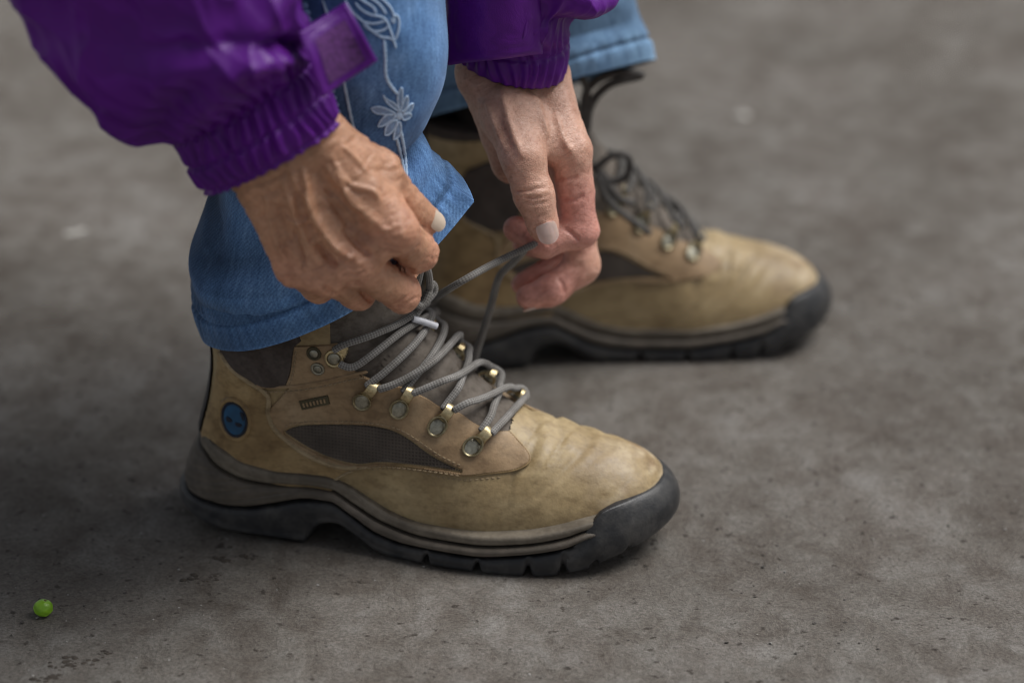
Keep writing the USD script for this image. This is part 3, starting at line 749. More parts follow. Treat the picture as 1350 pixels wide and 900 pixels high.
LK["petal_thread"] = plain("blue_satin_thread", (0.20, 0.31, 0.50), 0.6, vary=0.25, scale=900)
LK["seam_thread"] = plain("light_seam_thread", (0.36, 0.47, 0.60), 0.8)

def leg_tube(levels, n, m, folds, seed, thick=0.0013, corner=0.0):
    """a trouser leg: outer side, turned in at the hem; returns mesh, uv, tone, the ring grid"""
    P, u, th = tube_levels(levels, n, m)
    if corner:                                                    # the creased front corner of a wide hem
        A = (P[:, 0] - P[:, m // 2]) / 2; tt = (th + math.pi) % (2 * math.pi) - math.pi
        P = P + A[:, None] * (corner * np.exp(-np.abs(tt) / 0.22)[None] * np.exp(-u / 0.022)[:, None])[..., None]
    N = grid_normals(P)
    if ((P - P.mean(1, keepdims=True)) * N).sum() < 0: N = -N
    d = np.zeros(P.shape[:2])
    for u0, t0, su, st, amp, slope in folds:
        dt = (th[None] - t0 + math.pi) % (2 * math.pi) - math.pi
        d += amp * np.exp(-((u[:, None] - u0 - slope * dt) / su) ** 2 - (dt / st) ** 2)
    d += 0.0022 * (fbm(P * 17, 3, seed) - 0.5) * 2 + 0.0006 * (fbm(P * 60, 2, seed + 5) - 0.5) * 2
    seam = np.exp(-((u - 0.0155) / 0.0012) ** 2)
    d -= 0.0017 * seam[:, None]                                       # the stitched groove above the hem
    hem = np.clip(1 - u / 0.0150, 0, 1) ** 0.3 * 0.0013
    pucker = 0.0005 * np.sin(th * 46 + 3 * np.sin(th * 5)) * np.exp(-((u[:, None] - 0.014) / 0.008) ** 2)
    P = P + N * (d + hem[:, None] + pucker)[..., None]
    N = grid_normals(P)
    if ((P - P.mean(1, keepdims=True)) * N).sum() < 0: N = -N
    rows = [P[k] - N[k] * thick for k in (40, 20, 8, 0)] + [P[0] - N[0] * thick * 0.5 - (P[1] - P[0]) * 0.35]
    G = np.concatenate([np.array(rows), P], 0); k = len(rows)
    G = np.concatenate([G, G[:, :1]], 1)
    uu = np.r_[u[[40, 20, 8, 0]], u[0], u]
    circ = np.linalg.norm(np.diff(P[n // 2], axis=0), axis=1).sum()
    UV = np.stack(np.broadcast_arrays(np.linspace(0, circ, m + 1)[None], uu[:, None]), -1)
    t = trimesh.Trimesh(G.reshape(-1, 3), grid_faces(len(G), m + 1, closed_v=False), process=False)
    if ((t.vertices[5 * (m + 1):] - np.repeat(P.mean(1), m + 1, 0)) * t.vertex_normals[5 * (m + 1):]).sum() < 0: t.invert()
    tone = np.ones((len(uu), m + 1, 3))
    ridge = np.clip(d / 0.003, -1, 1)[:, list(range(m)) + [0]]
    wear = 1 + 0.30 * np.exp(-((u - 0.0135) / 0.004) ** 2)[:, None] * (0.5 + fbm(P * 220, 2, 3)[:, list(range(m)) + [0]]) - 0.45 * np.exp(-((u - 0.0157) / 0.0016) ** 2)[:, None] + 0.55 * np.exp(-(u / 0.0012) ** 2)[:, None]
    thc = np.r_[th, th[:1]]; front = 0.5 + 0.5 * np.cos((thc - 0.75 + math.pi) % (2 * math.pi) - math.pi)    # washed-out front, dark back; the light from the right is painted in with the fade
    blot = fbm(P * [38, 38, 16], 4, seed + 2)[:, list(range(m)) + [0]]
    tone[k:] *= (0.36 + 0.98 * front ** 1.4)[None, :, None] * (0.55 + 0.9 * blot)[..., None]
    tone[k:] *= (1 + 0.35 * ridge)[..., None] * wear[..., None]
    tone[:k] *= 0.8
    return t, UV.reshape(-1, 2), tone.reshape(-1, 3), P, u, th

NEAR_LEG = [((273, 408), (609, 272), 0.085, 0.045, (-0.014, -0.052, -0.022)),
            ((260, 376), (588, 247), 0.085, 0.047, (-0.013, -0.054, -0.020)),
            ((252, 345), (566, 222), 0.084, 0.050, (-0.011, -0.054, -0.019)),
            ((261, 298), (556, 188), 0.083, 0.052, (-0.010, -0.054, -0.018)),
            ((278, 240), (563, 162), 0.080, 0.052, (-0.004, -0.055, -0.012)),
            ((300, 170), (583, 110), 0.075, 0.052, (0, -0.056, -0.006)),
            ((322, 80), (589, 50), 0.07, 0.05, (0, -0.058, 0)),
            ((340, -20), (586, -30), 0.065, 0.05, (0, -0.059, 0)),
            ((360, -170), (600, -190), 0.06, 0.05, (0, -0.060, 0)),
            ((400, -420), (660, -430), 0.055, 0.055, (0, -0.065, 0)),
            ((450, -640), (735, -640), 0.055, 0.055, (0, -0.070, 0))]
FAR_LEG = [((500, 175), (862, 78), 0.30, 0.285, (-0.006, -0.052, 0.020)),
           ((498, 140), (858, 48), 0.30, 0.285, (-0.005, -0.053, 0.018)),
           ((505, 90), (845, 15), 0.30, 0.285, (-0.004, -0.054, 0.012)),
           ((530, 20), (836, -40), 0.30, 0.29, (0, -0.055, 0.006)),
           ((570, -100), (835, -130), 0.30, 0.30, (0, -0.058, 0)),
           ((640, -300), (890, -310), 0.31, 0.31, (0, -0.062, 0)),
           ((700, -480), (960, -480), 0.325, 0.325, (0, -0.068, 0))]
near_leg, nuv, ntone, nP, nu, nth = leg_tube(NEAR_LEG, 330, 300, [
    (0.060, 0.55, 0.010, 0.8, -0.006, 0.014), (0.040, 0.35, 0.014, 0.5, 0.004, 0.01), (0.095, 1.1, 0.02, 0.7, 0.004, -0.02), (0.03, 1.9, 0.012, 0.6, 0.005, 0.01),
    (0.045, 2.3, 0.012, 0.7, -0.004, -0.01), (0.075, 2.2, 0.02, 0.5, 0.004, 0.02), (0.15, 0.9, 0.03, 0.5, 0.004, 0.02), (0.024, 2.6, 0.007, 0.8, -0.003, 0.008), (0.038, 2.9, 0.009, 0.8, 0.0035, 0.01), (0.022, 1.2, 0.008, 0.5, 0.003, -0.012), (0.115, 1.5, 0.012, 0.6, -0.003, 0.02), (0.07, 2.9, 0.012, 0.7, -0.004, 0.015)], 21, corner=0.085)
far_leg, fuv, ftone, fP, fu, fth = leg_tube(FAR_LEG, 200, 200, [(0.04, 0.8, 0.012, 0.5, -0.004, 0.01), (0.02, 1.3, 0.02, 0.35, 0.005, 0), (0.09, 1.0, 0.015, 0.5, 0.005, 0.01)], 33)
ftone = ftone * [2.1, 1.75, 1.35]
KNEE_R, KNEE_L = nP[-1].mean(0) + [0, 0, 0.03], fP[-1].mean(0) + [0, 0, 0.03]
body_of_jeans = blob([[(HIP_R, KNEE_R, 0.105, 0.074), (HIP_L, KNEE_L, 0.105, 0.074), (HIP_R, HIP_L, 0.12, 0.12), (KNEE_R, nP[-1].mean(0), 0.074, 0.066), (KNEE_L, fP[-1].mean(0), 0.074, 0.064),
                       ((HIP_R + HIP_L) / 2, CHEST * 0.4 + (HIP_R + HIP_L) * 0.3, 0.14, 0.13)]], 0.010, k_in=0.03, margin=0.03)
uvb = np.stack([body_of_jeans.vertices[:, 0], body_of_jeans.vertices[:, 2]], 1)
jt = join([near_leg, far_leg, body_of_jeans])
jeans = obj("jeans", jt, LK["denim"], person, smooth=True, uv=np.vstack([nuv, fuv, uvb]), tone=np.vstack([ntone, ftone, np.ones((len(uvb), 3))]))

# threads on the near leg: seam, hem stitch, embroidered flowers
LEGF = Front(near_leg)
def thread(pts, r=0.0009, off=0.0003, n=None):
    p = LEGF.line(pts, off, n)
    k = len(p); taper = np.clip(np.minimum(np.arange(k), np.arange(k)[::-1]) / 3 + 0.35, 0, 1)
    tw = 1 + 0.12 * np.sin(np.arange(k) * 1.9)
    return tube(p, r * taper * tw, 7)
def satin(outline, r=0.0007):
    """a filled embroidered petal: a raised pad with a thread rim"""
    g = np.array(outline, float)
    def lay(a, b, o): return np.array([LEGF.at(x, y, q) for x, y, q in zip(np.ravel(a), np.ravel(b), np.ravel(o))])
    ring = spline(g, 40, closed=True)
    c = ring.mean(0); rings = []
    for s, o in ((1.0, 0.0002), (0.8, 0.0007), (0.5, 0.0009), (0.15, 0.0010)):
        rings.append(lay(c[0] + s * (ring[:, 0] - c[0]), c[1] + s * (ring[:, 1] - c[1]), np.full(40, o)))
    t = loft(np.array(rings), caps=True)
    if (t.face_normals.mean(0) @ FWD) > 0: t.invert()
    return t
STEMS = [[(506, 52), (508, 80), (509, 100), (516, 114), (525, 125)], [(527, 168), (532, 195), (535, 222), (536, 246)], [(522, 180), (528, 205), (533, 232), (536, 252)]]
for s_ in STEMS: obj("embroidered_stem", thread(s_, 0.0009), LK["blue_thread"], jeans)
PETALS = [[(505, 124), (511, 131), (520, 136), (526, 146), (519, 142), (510, 134)], [(489, 142), (497, 140), (510, 143), (521, 150), (508, 150), (495, 148)], [(498, 167), (503, 157), (513, 150), (521, 152), (513, 160), (504, 166)],
          [(507, 178), (509, 167), (516, 160), (523, 158), (520, 168), (512, 177)], [(518, 184), (520, 172), (526, 160), (528, 170), (524, 180)], [(530, 152), (537, 148), (541, 151), (537, 156), (531, 157)],
          [(527, 148), (530, 137), (536, 126), (537, 135), (533, 144)], [(531, 150), (536, 142), (543, 136), (543, 141), (537, 149)], [(526, 145), (524, 133), (525, 122), (529, 115), (530, 126), (529, 140)]]
for q in PETALS:
    pe = obj("embroidered_petal", satin(q), LK["petal_thread"], jeans, smooth=True)
    obj("petal_outline", thread(q + [q[0]], 0.00055, 0.0006, 30), LK["blue_thread"], pe)
obj("embroidered_flower_heart", satin([(521, 150), (526, 146), (531, 149), (530, 156), (524, 158)]), LK["blue_thread"], jeans, smooth=True)
LEAF = [[(455, 0), (465, 16), (477, 27), (490, 40), (502, 48), (512, 50)], [(468, 3), (478, 14), (492, 20), (506, 24), (513, 36), (518, 50), (522, 64)], [(478, 28), (492, 31), (508, 27)], [(479, 32), (490, 40), (504, 40), (513, 33)],
        [(470, -6), (483, 4), (492, 10), (496, 19)], [(486, -4), (500, 6), (509, 19)], [(498, -6), (511, 6), (518, 18), (519, 30), (515, 24)], [(497, 44), (503, 49), (513, 50), (520, 55)], [(519, 19), (524, 22), (526, 32), (524, 44), (520, 53)]]
for q in LEAF: obj("embroidered_leaf_line", thread(q, 0.00068), LK["blue_thread"], jeans)
obj("side_seam", thread([(425, 0), (432, 20), (445, 70), (456, 120), (463, 155), (468, 178), (474, 210)], 0.0009, 0.0001, 60), LK["seam_thread"], jeans)
t_, k_ = [], 0
for q in ([(402, 5), (418, 60), (436, 120), (450, 175), (462, 215)],):
    p_ = LEGF.line(q, 0.0, 46)
    for a_, b_ in zip(p_[:-1:2], p_[1::2]): t_.append(trimesh.creation.icosphere(1, 1.0)); t_[-1].apply_transform(np.vstack([np.c_[np.diag([0.0030, 0.0014, 0.0018]), (a_ + b_) / 2], [0, 0, 0, 1]]))
obj("seam_puckers", join(t_), LK["petal_thread"], jeans, kind="stuff", smooth=True)
# ------------------------------------------------------------------ jacket
def nylon():
    N = {"c": ("texture_coordinate", {}), "n": ("noise_texture", {"scale": 14.0, "detail": 4}), "nf": ("noise_texture", {"scale": 1300.0, "detail": 2}), "nm": ("noise_texture", {"scale": 60.0, "detail": 4, "roughness": 0.6, "distortion": 0.8}),
         "r": ("rgb_ramp", {"ramp": [(0.3, (0.070, 0.0040, 0.155)), (0.7, (0.092, 0.0070, 0.195))]}),
         "p": ("principled_bsdf", {"roughness": 0.42, "specular_ior_level": 0.38, "specular_tint": (0.85, 0.7, 1.0)}),
         "a": ("math", {"math_type": "multiply_add", "value2": 0.25})}
    L = [("c.object", "n.vector"), ("c.object", "nf.vector"), ("c.object", "nm.vector"), ("n.fac", "r.fac"), ("r.color", "p.base_color"), ("nf.fac", "a.value1"), ("nm.fac", "a.value3")]
    bump_nodes(N, L, "a.value", 0.4, 0.0016)
    return mat("purple_nylon", N, L, "p.BSDF")
LK["nylon"] = nylon()
LK["velcro"] = plain("worn_velcro", (0.085, 0.022, 0.125), 0.95, vary=0.7, scale=700)
LK["nylon_thread"] = plain("purple_thread", (0.10, 0.02, 0.14), 0.7)

def sleeve(levels, n, m, folds, seed, cuff, pleats, lines, depth=1.0, thick=0.0012):
    """a sleeve whose first stretch (0..cuff metres) is a gathered elastic cuff, turned in at the wrist"""
    P, u, th = tube_levels(levels, n, m)
    N = grid_normals(P)
    if ((P - P.mean(1, keepdims=True)) * N).sum() < 0: N = -N
    d = np.zeros(P.shape[:2])
    for u0, t0, su, st, amp, slope in folds:
        dt = (th[None] - t0 + math.pi) % (2 * math.pi) - math.pi
        d += 1.5 * amp * np.exp(-((u[:, None] - u0 - slope * dt) / su) ** 2 - (dt / st) ** 2)
    body = np.clip((u - cuff) / 0.012, 0, 1)[:, None]
    d *= body
    d += body * 0.0045 * (fbm(P * np.array([14, 14, 14]), 3, seed) - 0.5) * 2
    rn = lambda fr, fu, sd: (1 - np.abs(2 * fbm(np.stack([np.cos(th)[None] * fr + 0 * u[:, None], np.sin(th)[None] * fr + 0 * u[:, None], u[:, None] * fu + 0 * th[None]], -1) + sd, 2, seed) - 1)) ** 5
    d += body * (0.0058 * (rn(1.5, 11, 3) - 0.3) + 0.0030 * (rn(3.2, 26, 9) - 0.3))
    incuff = np.clip((cuff + 0.004 - u) / 0.006, 0, 1)[:, None]
    TH, UU = np.broadcast_arrays(th[None], u[:, None])
    per = lambda fr, fu, sd: noise(np.stack([np.cos(TH) * fr, np.sin(TH) * fr, UU * fu], -1), sd)
    warp = 5.0 * per(1.6, 55, seed) + 2.2 * per(4.5, 90, seed + 3)
    amp = 0.35 + 1.1 * per(5.0, 70, seed + 7)
    wave = np.sin(TH * pleats + warp * 2.0)
    pl = wave * 0.0015 * amp + 0.0006 * (per(16, 160, seed + 11) - 0.5)
    pl = depth * pl * (0.45 + 0.55 * np.clip(u / 0.006, 0, 1))[:, None]
    rows = sum(np.exp(-((u - c * cuff) / 0.0014) ** 2) for c in lines)[:, None]
    d += incuff * (pl * (1 - 0.55 * np.clip(rows, 0, 1)) - 0.0016 * np.clip(rows, 0, 1) + 0.0010)
    fade = np.exp(-np.maximum(u[:, None] - cuff, 0) / 0.020) * (1 - incuff)
    d += fade * pl * 1.1
    P = P + N * d[..., None]
    N = grid_normals(P)
    if ((P - P.mean(1, keepdims=True)) * N).sum() < 0: N = -N
    rows_in = [P[k] - N[k] * thick for k in (24, 12, 5, 1)]
    G = np.concatenate([np.array(rows_in), P], 0)
    t = trimesh.Trimesh(G.reshape(-1, 3), grid_faces(len(G), m), process=False)
    if ((t.triangles_center - P.mean((0, 1))) * t.face_normals)[len(t.faces) // 4:len(t.faces) // 2].sum() < 0: t.invert()
    return t, P, u, th

NEAR_SLEEVE = [((272, 255), (447, 161), -0.030, -0.030, (0.004, -0.0275, 0.006)),
               ((251, 222), (430, 122), -0.030, -0.030, (0.004, -0.0330, 0.006)),
               ((231, 189), (408, 86), -0.030, -0.030, (0.004, -0.0320, 0.006)),
               ((221, 186), (404, 74), -0.030, -0.031, (0.004, -0.037, 0.008)),
               ((196, 182), (403, 58), -0.030, -0.032, (0.004, -0.043, 0.010)),
               ((158, 163), (402, 30), -0.030, -0.034, (0.004, -0.049, 0.010)),
               ((112, 115), (396, -10), -0.030, -0.035, (0.004, -0.052, 0.010)),
               ((62, 54), (384, -90), -0.030, -0.035, (0.004, -0.053, 0.010)),
               ((18, 0), (360, -170), -0.032, -0.035, (0.004, -0.055, 0.010)),
               ((-60, -100), (300, -270), -0.035, -0.035, (0.004, -0.057, 0.01)),
               ((-140, -240), (240, -400), -0.04, -0.04, (0.004, -0.060, 0.01))]
FAR_SLEEVE = [((602, 66), (742, 98), 0.130, 0.128, (0.0, -0.0265, -0.004)),
              ((597, 50), (747, 74), 0.130, 0.128, (0.0, -0.030, -0.004)),
              ((594, 34), (749, 50), 0.130, 0.128, (0.0, -0.030, -0.004)),
              ((588, 24), (752, 37), 0.130, 0.128, (0.0, -0.036, -0.003)),
              ((578, 2), (778, 12), 0.132, 0.130, (0.0, -0.046, 0.0)),
              ((572, -30), (796, -26), 0.135, 0.135, (0.0, -0.050, 0.0)),
              ((570, -130), (808, -130), 0.145, 0.145, (0.0, -0.055, 0.0)),
              ((580, -330), (840, -330), 0.17, 0.17, (0.0, -0.058, 0.0))]
ns, nsP, nsu, nsth = sleeve(NEAR_SLEEVE, 420, 520, [
    (0.050, 0.55, 0.006, 0.75, -0.008, 0.030), (0.062, 1.3, 0.010, 0.6, 0.006, 0.020), (0.085, 0.5, 0.012, 0.7, 0.007, -0.030), (0.105, 0.9, 0.010, 0.8, -0.006, 0.035),
    (0.050, 2.2, 0.008, 0.8, -0.006, -0.020), (0.135, 1.3, 0.018, 0.6, 0.006, 0.03), (0.16, 0.6, 0.014, 0.8, -0.007, 0.04), (0.09, 2.4, 0.02, 0.6, 0.005, 0.02)], 41, 0.0345, 34, (0.07, 0.52, 0.97))
fs, fsP, fsu, fsth = sleeve(FAR_SLEEVE, 240, 400, [(0.030, 0.5, 0.006, 0.7, -0.007, 0.01), (0.045, 0.3, 0.008, 0.6, 0.006, 0.0), (0.05, 1.4, 0.008, 0.8, -0.004, 0.02)], 57, 0.0165, 30, (0.97,), 0.6)
jb = blob([[(CHEST, SHO_R, 0.12, 0.085), (CHEST, SHO_L, 0.12, 0.085), (CHEST, (HIP_R + HIP_L) / 2 + [0, 0, 0.10], 0.15, 0.165), (SHO_R, ELB_R, 0.082, 0.070), (SHO_L, ELB_L, 0.082, 0.068),
            (ELB_R, nsP[-1].mean(0), 0.070, 0.062), (ELB_L, fsP[-1].mean(0), 0.068, 0.058), (CHEST + [0.03, 0, 0.06], CHEST + [0.09, 0, 0.10], 0.085, 0.07)]], 0.010, k_in=0.04, margin=0.04)
jb.vertices += jb.vertex_normals * (0.012 * (fbm(jb.vertices * 13, 3, 71) - 0.5))[:, None]
jacket = obj("jacket", join([ns, fs, jb]), LK["nylon"], person, smooth=True)

def sheet(quad, y_of, thick, n=40, m=30, sag=None, seed=0):
    """a flat piece of cloth with real thickness; quad: four pixels in order; y_of(s, t) its world y"""
    a, b, c, d = (np.array(q, float) for q in quad)
    S, T = np.meshgrid(np.linspace(0, 1, n), np.linspace(0, 1, m), indexing="ij")
    px = (a * ((1 - S) * (1 - T))[..., None] + b * (S * (1 - T))[..., None] + c * (S * T)[..., None] + d * ((1 - S) * T)[..., None])
    P = np.array([[aty(px[i, j, 0], px[i, j, 1], y_of(S[i, j], T[i, j])) for j in range(m)] for i in range(n)])
    N = grid_normals(P, closed_v=False)
    if (N.mean((0, 1)) @ FWD) > 0: N = -N
    P = P + N * (0.0016 * (fbm(P * 45, 3, seed) - 0.5) * 2)[..., None]
    e = np.minimum.reduce([S, 1 - S, T, 1 - T]); rnd = np.clip(e / 0.05, 0, 1) ** 0.5
    welt = 0.0002 * np.exp(-((e - 0.045) / 0.03) ** 2) - 0.0003 * np.exp(-((e - 0.11) / 0.012) ** 2)
    top = P + N * (thick * 0.5 * rnd + welt * rnd)[..., None]; bot = P - N * (thick * 0.5 * rnd)[..., None]
    V = np.vstack([top.reshape(-1, 3), bot.reshape(-1, 3)]); F = grid_faces(n, m, closed_v=False)
    t = trimesh.Trimesh(V, np.vstack([F, F[:, ::-1] + n * m]), process=False)
    if (t.face_normals[: len(F)].mean(0) @ FWD) > 0: t.invert()
    return t, P, N
tab, tP, tN = sheet([(394, 42), (456, 2), (498, 80), (425, 130)], lambda s, t: -0.058 + 0.020 * s + 0.004 * math.sin(s * 3) - 0.005 * math.sin(t * 3.1), 0.0017, 50, 50, seed=3)
tab_o = obj("cuff_tab", tab, LK["nylon"], jacket, smooth=True)
vp = tP[9:42, 11:44] + tN[9:42, 11:44] * 0.0009
vv = vp + tN[9:42, 11:44] * (0.0005 * fbm(vp * 600, 2, 5))[..., None]
obj("velcro_patch", trimesh.Trimesh(vv.reshape(-1, 3), grid_faces(*vv.shape[:2], closed_v=False), process=False), LK["velcro"], tab_o, smooth=True)
flap, fP_, fN_ = sheet([(586, -60), (711, -60), (716, 72), (588, 87)], lambda s, t: 0.130 - 0.032 - 0.018 * math.sin(math.pi * min(1, s * 1.0)) - 0.012 * (1 - t), 0.0028, 50, 50, seed=9)
obj("cuff_flap", flap, LK["nylon"], jacket, smooth=True)
# ------------------------------------------------------------------ the body: hands, arms, head, ankles as one skin
def skin():
    N = {"c": ("texture_coordinate", {}), "tone": ("attribute", {"attribute": "tone"}), "n": ("noise_texture", {"scale": 55.0, "detail": 5, "roughness": 0.65}), "n2": ("noise_texture", {"scale": 300.0, "detail": 4, "roughness": 0.7}),
         "v": ("voronoi_texture", {"scale": 800.0, "feature": "distance_to_edge"}), "w": ("noise_texture", {"scale": 1.0, "detail": 3, "roughness": 0.6, "distortion": 0.9}),
         "da": ("vector_math", {"math_type": "dot_product", "vector2": (0.53 * 480, 0.0, -0.85 * 480)}), "db": ("vector_math", {"math_type": "dot_product", "vector2": (0.85 * 110, 0.0, 0.53 * 110)}), "dc": ("vector_math", {"math_type": "dot_product", "vector2": (0.0, 300.0, 0.0)}), "cx": ("combine_xyz", {}),
         "rw": ("rgb_ramp", {"ramp": [(0.36, (0.50, 0.40, 0.36)), (0.44, (1, 1, 1)), (0.7, (1.06, 1.06, 1.06))]}), "z": ("mix", {"mix_type": "multiply", "fac": 0.32}),
         "r": ("rgb_ramp", {"ramp": [(0.30, (0.80, 0.73, 0.70)), (0.5, (1, 1, 1)), (0.72, (1.14, 1.08, 1.03))]}), "r2": ("rgb_ramp", {"ramp": [(0.32, (0.86, 0.80, 0.77)), (0.6, (1.04, 1.03, 1.03))]}),
         "x": ("mix", {"mix_type": "multiply", "fac": 1.0}), "y": ("mix", {"mix_type": "multiply", "fac": 1.0}),
         "rr": ("map_range", {"from_min": 0.3, "from_max": 0.7, "to_min": 0.34, "to_max": 0.50}),
         "a": ("math", {"math_type": "multiply_add", "value2": 0.9}), "a2": ("math", {"math_type": "multiply_add", "value2": 0.7}),
         "p": ("principled_bsdf", {"specular_ior_level": 0.5, "subsurface_weight": 0.08, "subsurface_scale": 0.004, "subsurface_radius": (1.0, 0.35, 0.2)})}
    L = [("c.object", "n.vector"), ("c.object", "n2.vector"), ("c.object", "v.vector"), ("c.object", "da.vector1"), ("c.object", "db.vector1"), ("c.object", "dc.vector1"), ("da.value", "cx.x"), ("db.value", "cx.y"), ("dc.value", "cx.z"), ("cx.vector", "w.vector"), ("w.fac", "rw.fac"), ("n.fac", "r.fac"), ("n2.fac", "r2.fac"),
         ("tone.color", "x.color1"), ("r.color", "x.color2"), ("x.color", "y.color1"), ("r2.color", "y.color2"), ("y.color", "z.color1"), ("rw.color", "z.color2"), ("z.color", "p.base_color"), ("n.fac", "rr.value"), ("rr.result", "p.roughness"),
         ("v.distance", "a.value1"), ("w.fac", "a.value3"), ("n2.fac", "a2.value1"), ("a.value", "a2.value3")]
    bump_nodes(N, L, "a2.value", 0.45, 0.0010)
    return mat("skin", N, L, "p.BSDF")
LK["skin"] = skin()
LK["nail"] = plain("fingernail", (0.60, 0.41, 0.36), 0.25, vary=0.08, scale=300, subsurface_weight=0.2, subsurface_scale=0.002)
LK["nail_edge"] = plain("fingernail_edge", (0.52, 0.42, 0.33), 0.4, vary=0.1)

def J(px, py, y): return aty(px, py, y)
def chain(pts, radii): return [(pts[k], pts[k + 1], radii[k], radii[k + 1]) for k in range(len(pts) - 1)]

# right hand: back of the hand towards the camera, fingers curled round the lace
RH = dict(
    thumb=[J(432, 205, -0.022), J(500, 228, -0.016), J(538, 273, -0.004), J(561, 290, 0.004)],
    index=[J(520, 303, -0.034), J(551, 334, -0.004), J(538, 326, 0.016), J(541, 303, 0.022)],
    middle=[J(468, 345, -0.037), J(529, 386, -0.008), J(527, 366, 0.016), J(540, 345, 0.024)],
    ring=[J(428, 360, -0.036), J(472, 384, -0.006), J(484, 362, 0.012), J(492, 350, 0.012)],
    little=[J(388, 352, -0.031), J(420, 378, -0.006), J(432, 360, 0.008), J(440, 350, 0.008)])
WR = [J(418, 182, -0.029), J(379, 203, -0.030), J(340, 226, -0.029)]
FR = [aty(352, 92, -0.030), aty(300, 118, -0.030), aty(258, 138, -0.030)]
palm = [(WR[0], RH["index"][0], 0.0150, 0.0118), (WR[1], RH["middle"][0], 0.0165, 0.0120), (WR[1] * .5 + WR[2] * .5, RH["ring"][0], 0.0160, 0.0112), (WR[2], RH["little"][0], 0.0150, 0.0100),
        (WR[0], RH["thumb"][1], 0.0150, 0.0115), (RH["thumb"][1], RH["index"][0], 0.0085, 0.0095), (J(470, 262, -0.022), J(440, 320, -0.022), 0.0135, 0.0125), (J(400, 270, -0.022), J(425, 330, -0.022), 0.0135, 0.012),
        (RH["index"][0], RH["middle"][0], 0.0098, 0.0098), (RH["middle"][0], RH["ring"][0], 0.0098, 0.0098), (RH["ring"][0], RH["little"][0], 0.0095, 0.0090),
        (FR[0], WR[0], 0.0150, 0.0145), (FR[1], WR[1], 0.0190, 0.0170), (FR[2], WR[2], 0.0150, 0.0145)]
fingers = [chain(RH["index"], [0.0113, 0.0099, 0.0085, 0.0072]), chain(RH["middle"], [0.0115, 0.0095, 0.0085, 0.0072]), chain(RH["ring"], [0.0108, 0.0090, 0.0080, 0.0070]), chain(RH["little"], [0.0096, 0.0080, 0.0070, 0.0062]), chain(RH["thumb"], [0.0130, 0.0112, 0.0094, 0.0080])]
right = blob([palm] + fingers, 0.0011, k_in=0.008, k_out=0.0045)
trimesh.smoothing.filter_taubin(right, iterations=6)

def pixels(v):
    q = v - EYE; d = q @ FWD
    return np.stack([675 + FP * (q @ RGT) / d, 450 - FP * (q @ UPV) / d], 1)

def ridges(t, lines, facing=0.15):
    """raise tendons and veins, or press in creases, along lines given on the visible side: (points, width mm, height mm)"""
    v, n = t.vertices.copy(), t.vertex_normals
    q = EYE - v; face = np.clip(((n * q).sum(1) / np.linalg.norm(q, axis=1) - facing) / 0.25, 0, 1)
    px = pixels(v); out = np.zeros(len(v))
    for pts, w, hgt in lines:
        c = spline(pts, 60); d, k = cKDTree(c).query(px)
        end = np.clip(np.minimum(k, 59 - k) / 10, 0, 1) ** 0.7
        out += (1.7 if hgt > 0 else 2.0) * hgt / 1000 * end * np.exp(-(d * 0.415 / w) ** 2)
    t.vertices = v + n * (out * face)[:, None]
    return t

ridges(right, [
    ([(428, 215), (462, 258), (495, 292), (522, 312)], 2.6, 1.7), ([(398, 218), (412, 275), (438, 318), (466, 344)], 2.2, 2.3), ([(372, 232), (392, 290), (414, 328), (432, 352)], 2.1, 1.7), ([(348, 246), (360, 300), (376, 344)], 2.0, 1.2),
    ([(380, 214), (392, 245), (404, 262), (409, 282), (420, 300)], 1.2, 1.3), ([(374, 284), (384, 291), (398, 292), (408, 288)], 1.1, 1.2), ([(436, 205), (452, 232), (470, 246), (490, 252), (503, 268)], 1.4, 1.0), ([(420, 250), (440, 262), (460, 282), (472, 300)], 1.3, 0.9),
    ([(448, 190), (470, 210), (486, 232)], 1.3, 0.8), ([(384, 300), (396, 330), (402, 352)], 1.6, -1.4), ([(416, 318), (430, 338), (446, 352)], 1.6, -1.5), ([(452, 300), (476, 326), (492, 340)], 2.0, -1.3), ([(430, 246), (446, 276), (468, 306)], 2.4, -0.9), ([(402, 300), (412, 322), (420, 342)], 1.2, -0.7),
    ([(366, 262), (376, 300), (390, 334)], 1.4, -0.9), ([(440, 222), (452, 240), (462, 262), (480, 276)], 1.1, 0.7), ([(392, 236), (386, 262), (392, 286)], 1.0, 0.7),
    ([(512, 340), (530, 352), (546, 360)], 1.6, -0.9), ([(470, 372), (484, 392), (500, 404)], 1.5, -0.8), ([(424, 376), (440, 388), (452, 396)], 1.4, -0.8), ([(510, 292), (526, 304), (534, 318)], 3.0, 0.8), ([(458, 336), (470, 344), (478, 352)], 3.0, 0.9), ([(424, 350), (434, 358), (442, 366)], 3.0, 0.7),
    ([(500, 300), (512, 296), (526, 292)], 0.9, -0.5), ([(498, 308), (512, 306), (528, 300)], 0.8, -0.45), ([(330, 262), (352, 256), (376, 246)], 1.0, -0.4), ([(322, 246), (348, 240), (380, 226)], 1.0, -0.4), ([(400, 196), (424, 190), (446, 178)], 1.0, -0.4),
    ([(505, 318), (518, 324), (534, 326)], 0.8, -0.5), ([(508, 326), (520, 332), (532, 336)], 0.8, -0.5), ([(454, 352), (466, 354), (480, 350)], 0.8, -0.5), ([(458, 360), (470, 362), (484, 358)], 0.8, -0.5), ([(446, 344), (456, 338), (464, 330)], 0.7, -0.4),
    ([(520, 405), (536, 400), (546, 392)], 0.8, -0.5), ([(516, 400), (532, 394), (543, 384)], 0.8, -0.45), ([(553, 355), (566, 348), (572, 338)], 0.8, -0.45)])
_px = pixels(right.vertices); _s, _t = _px @ np.array([0.49, 0.87]), _px @ np.array([0.87, -0.49])
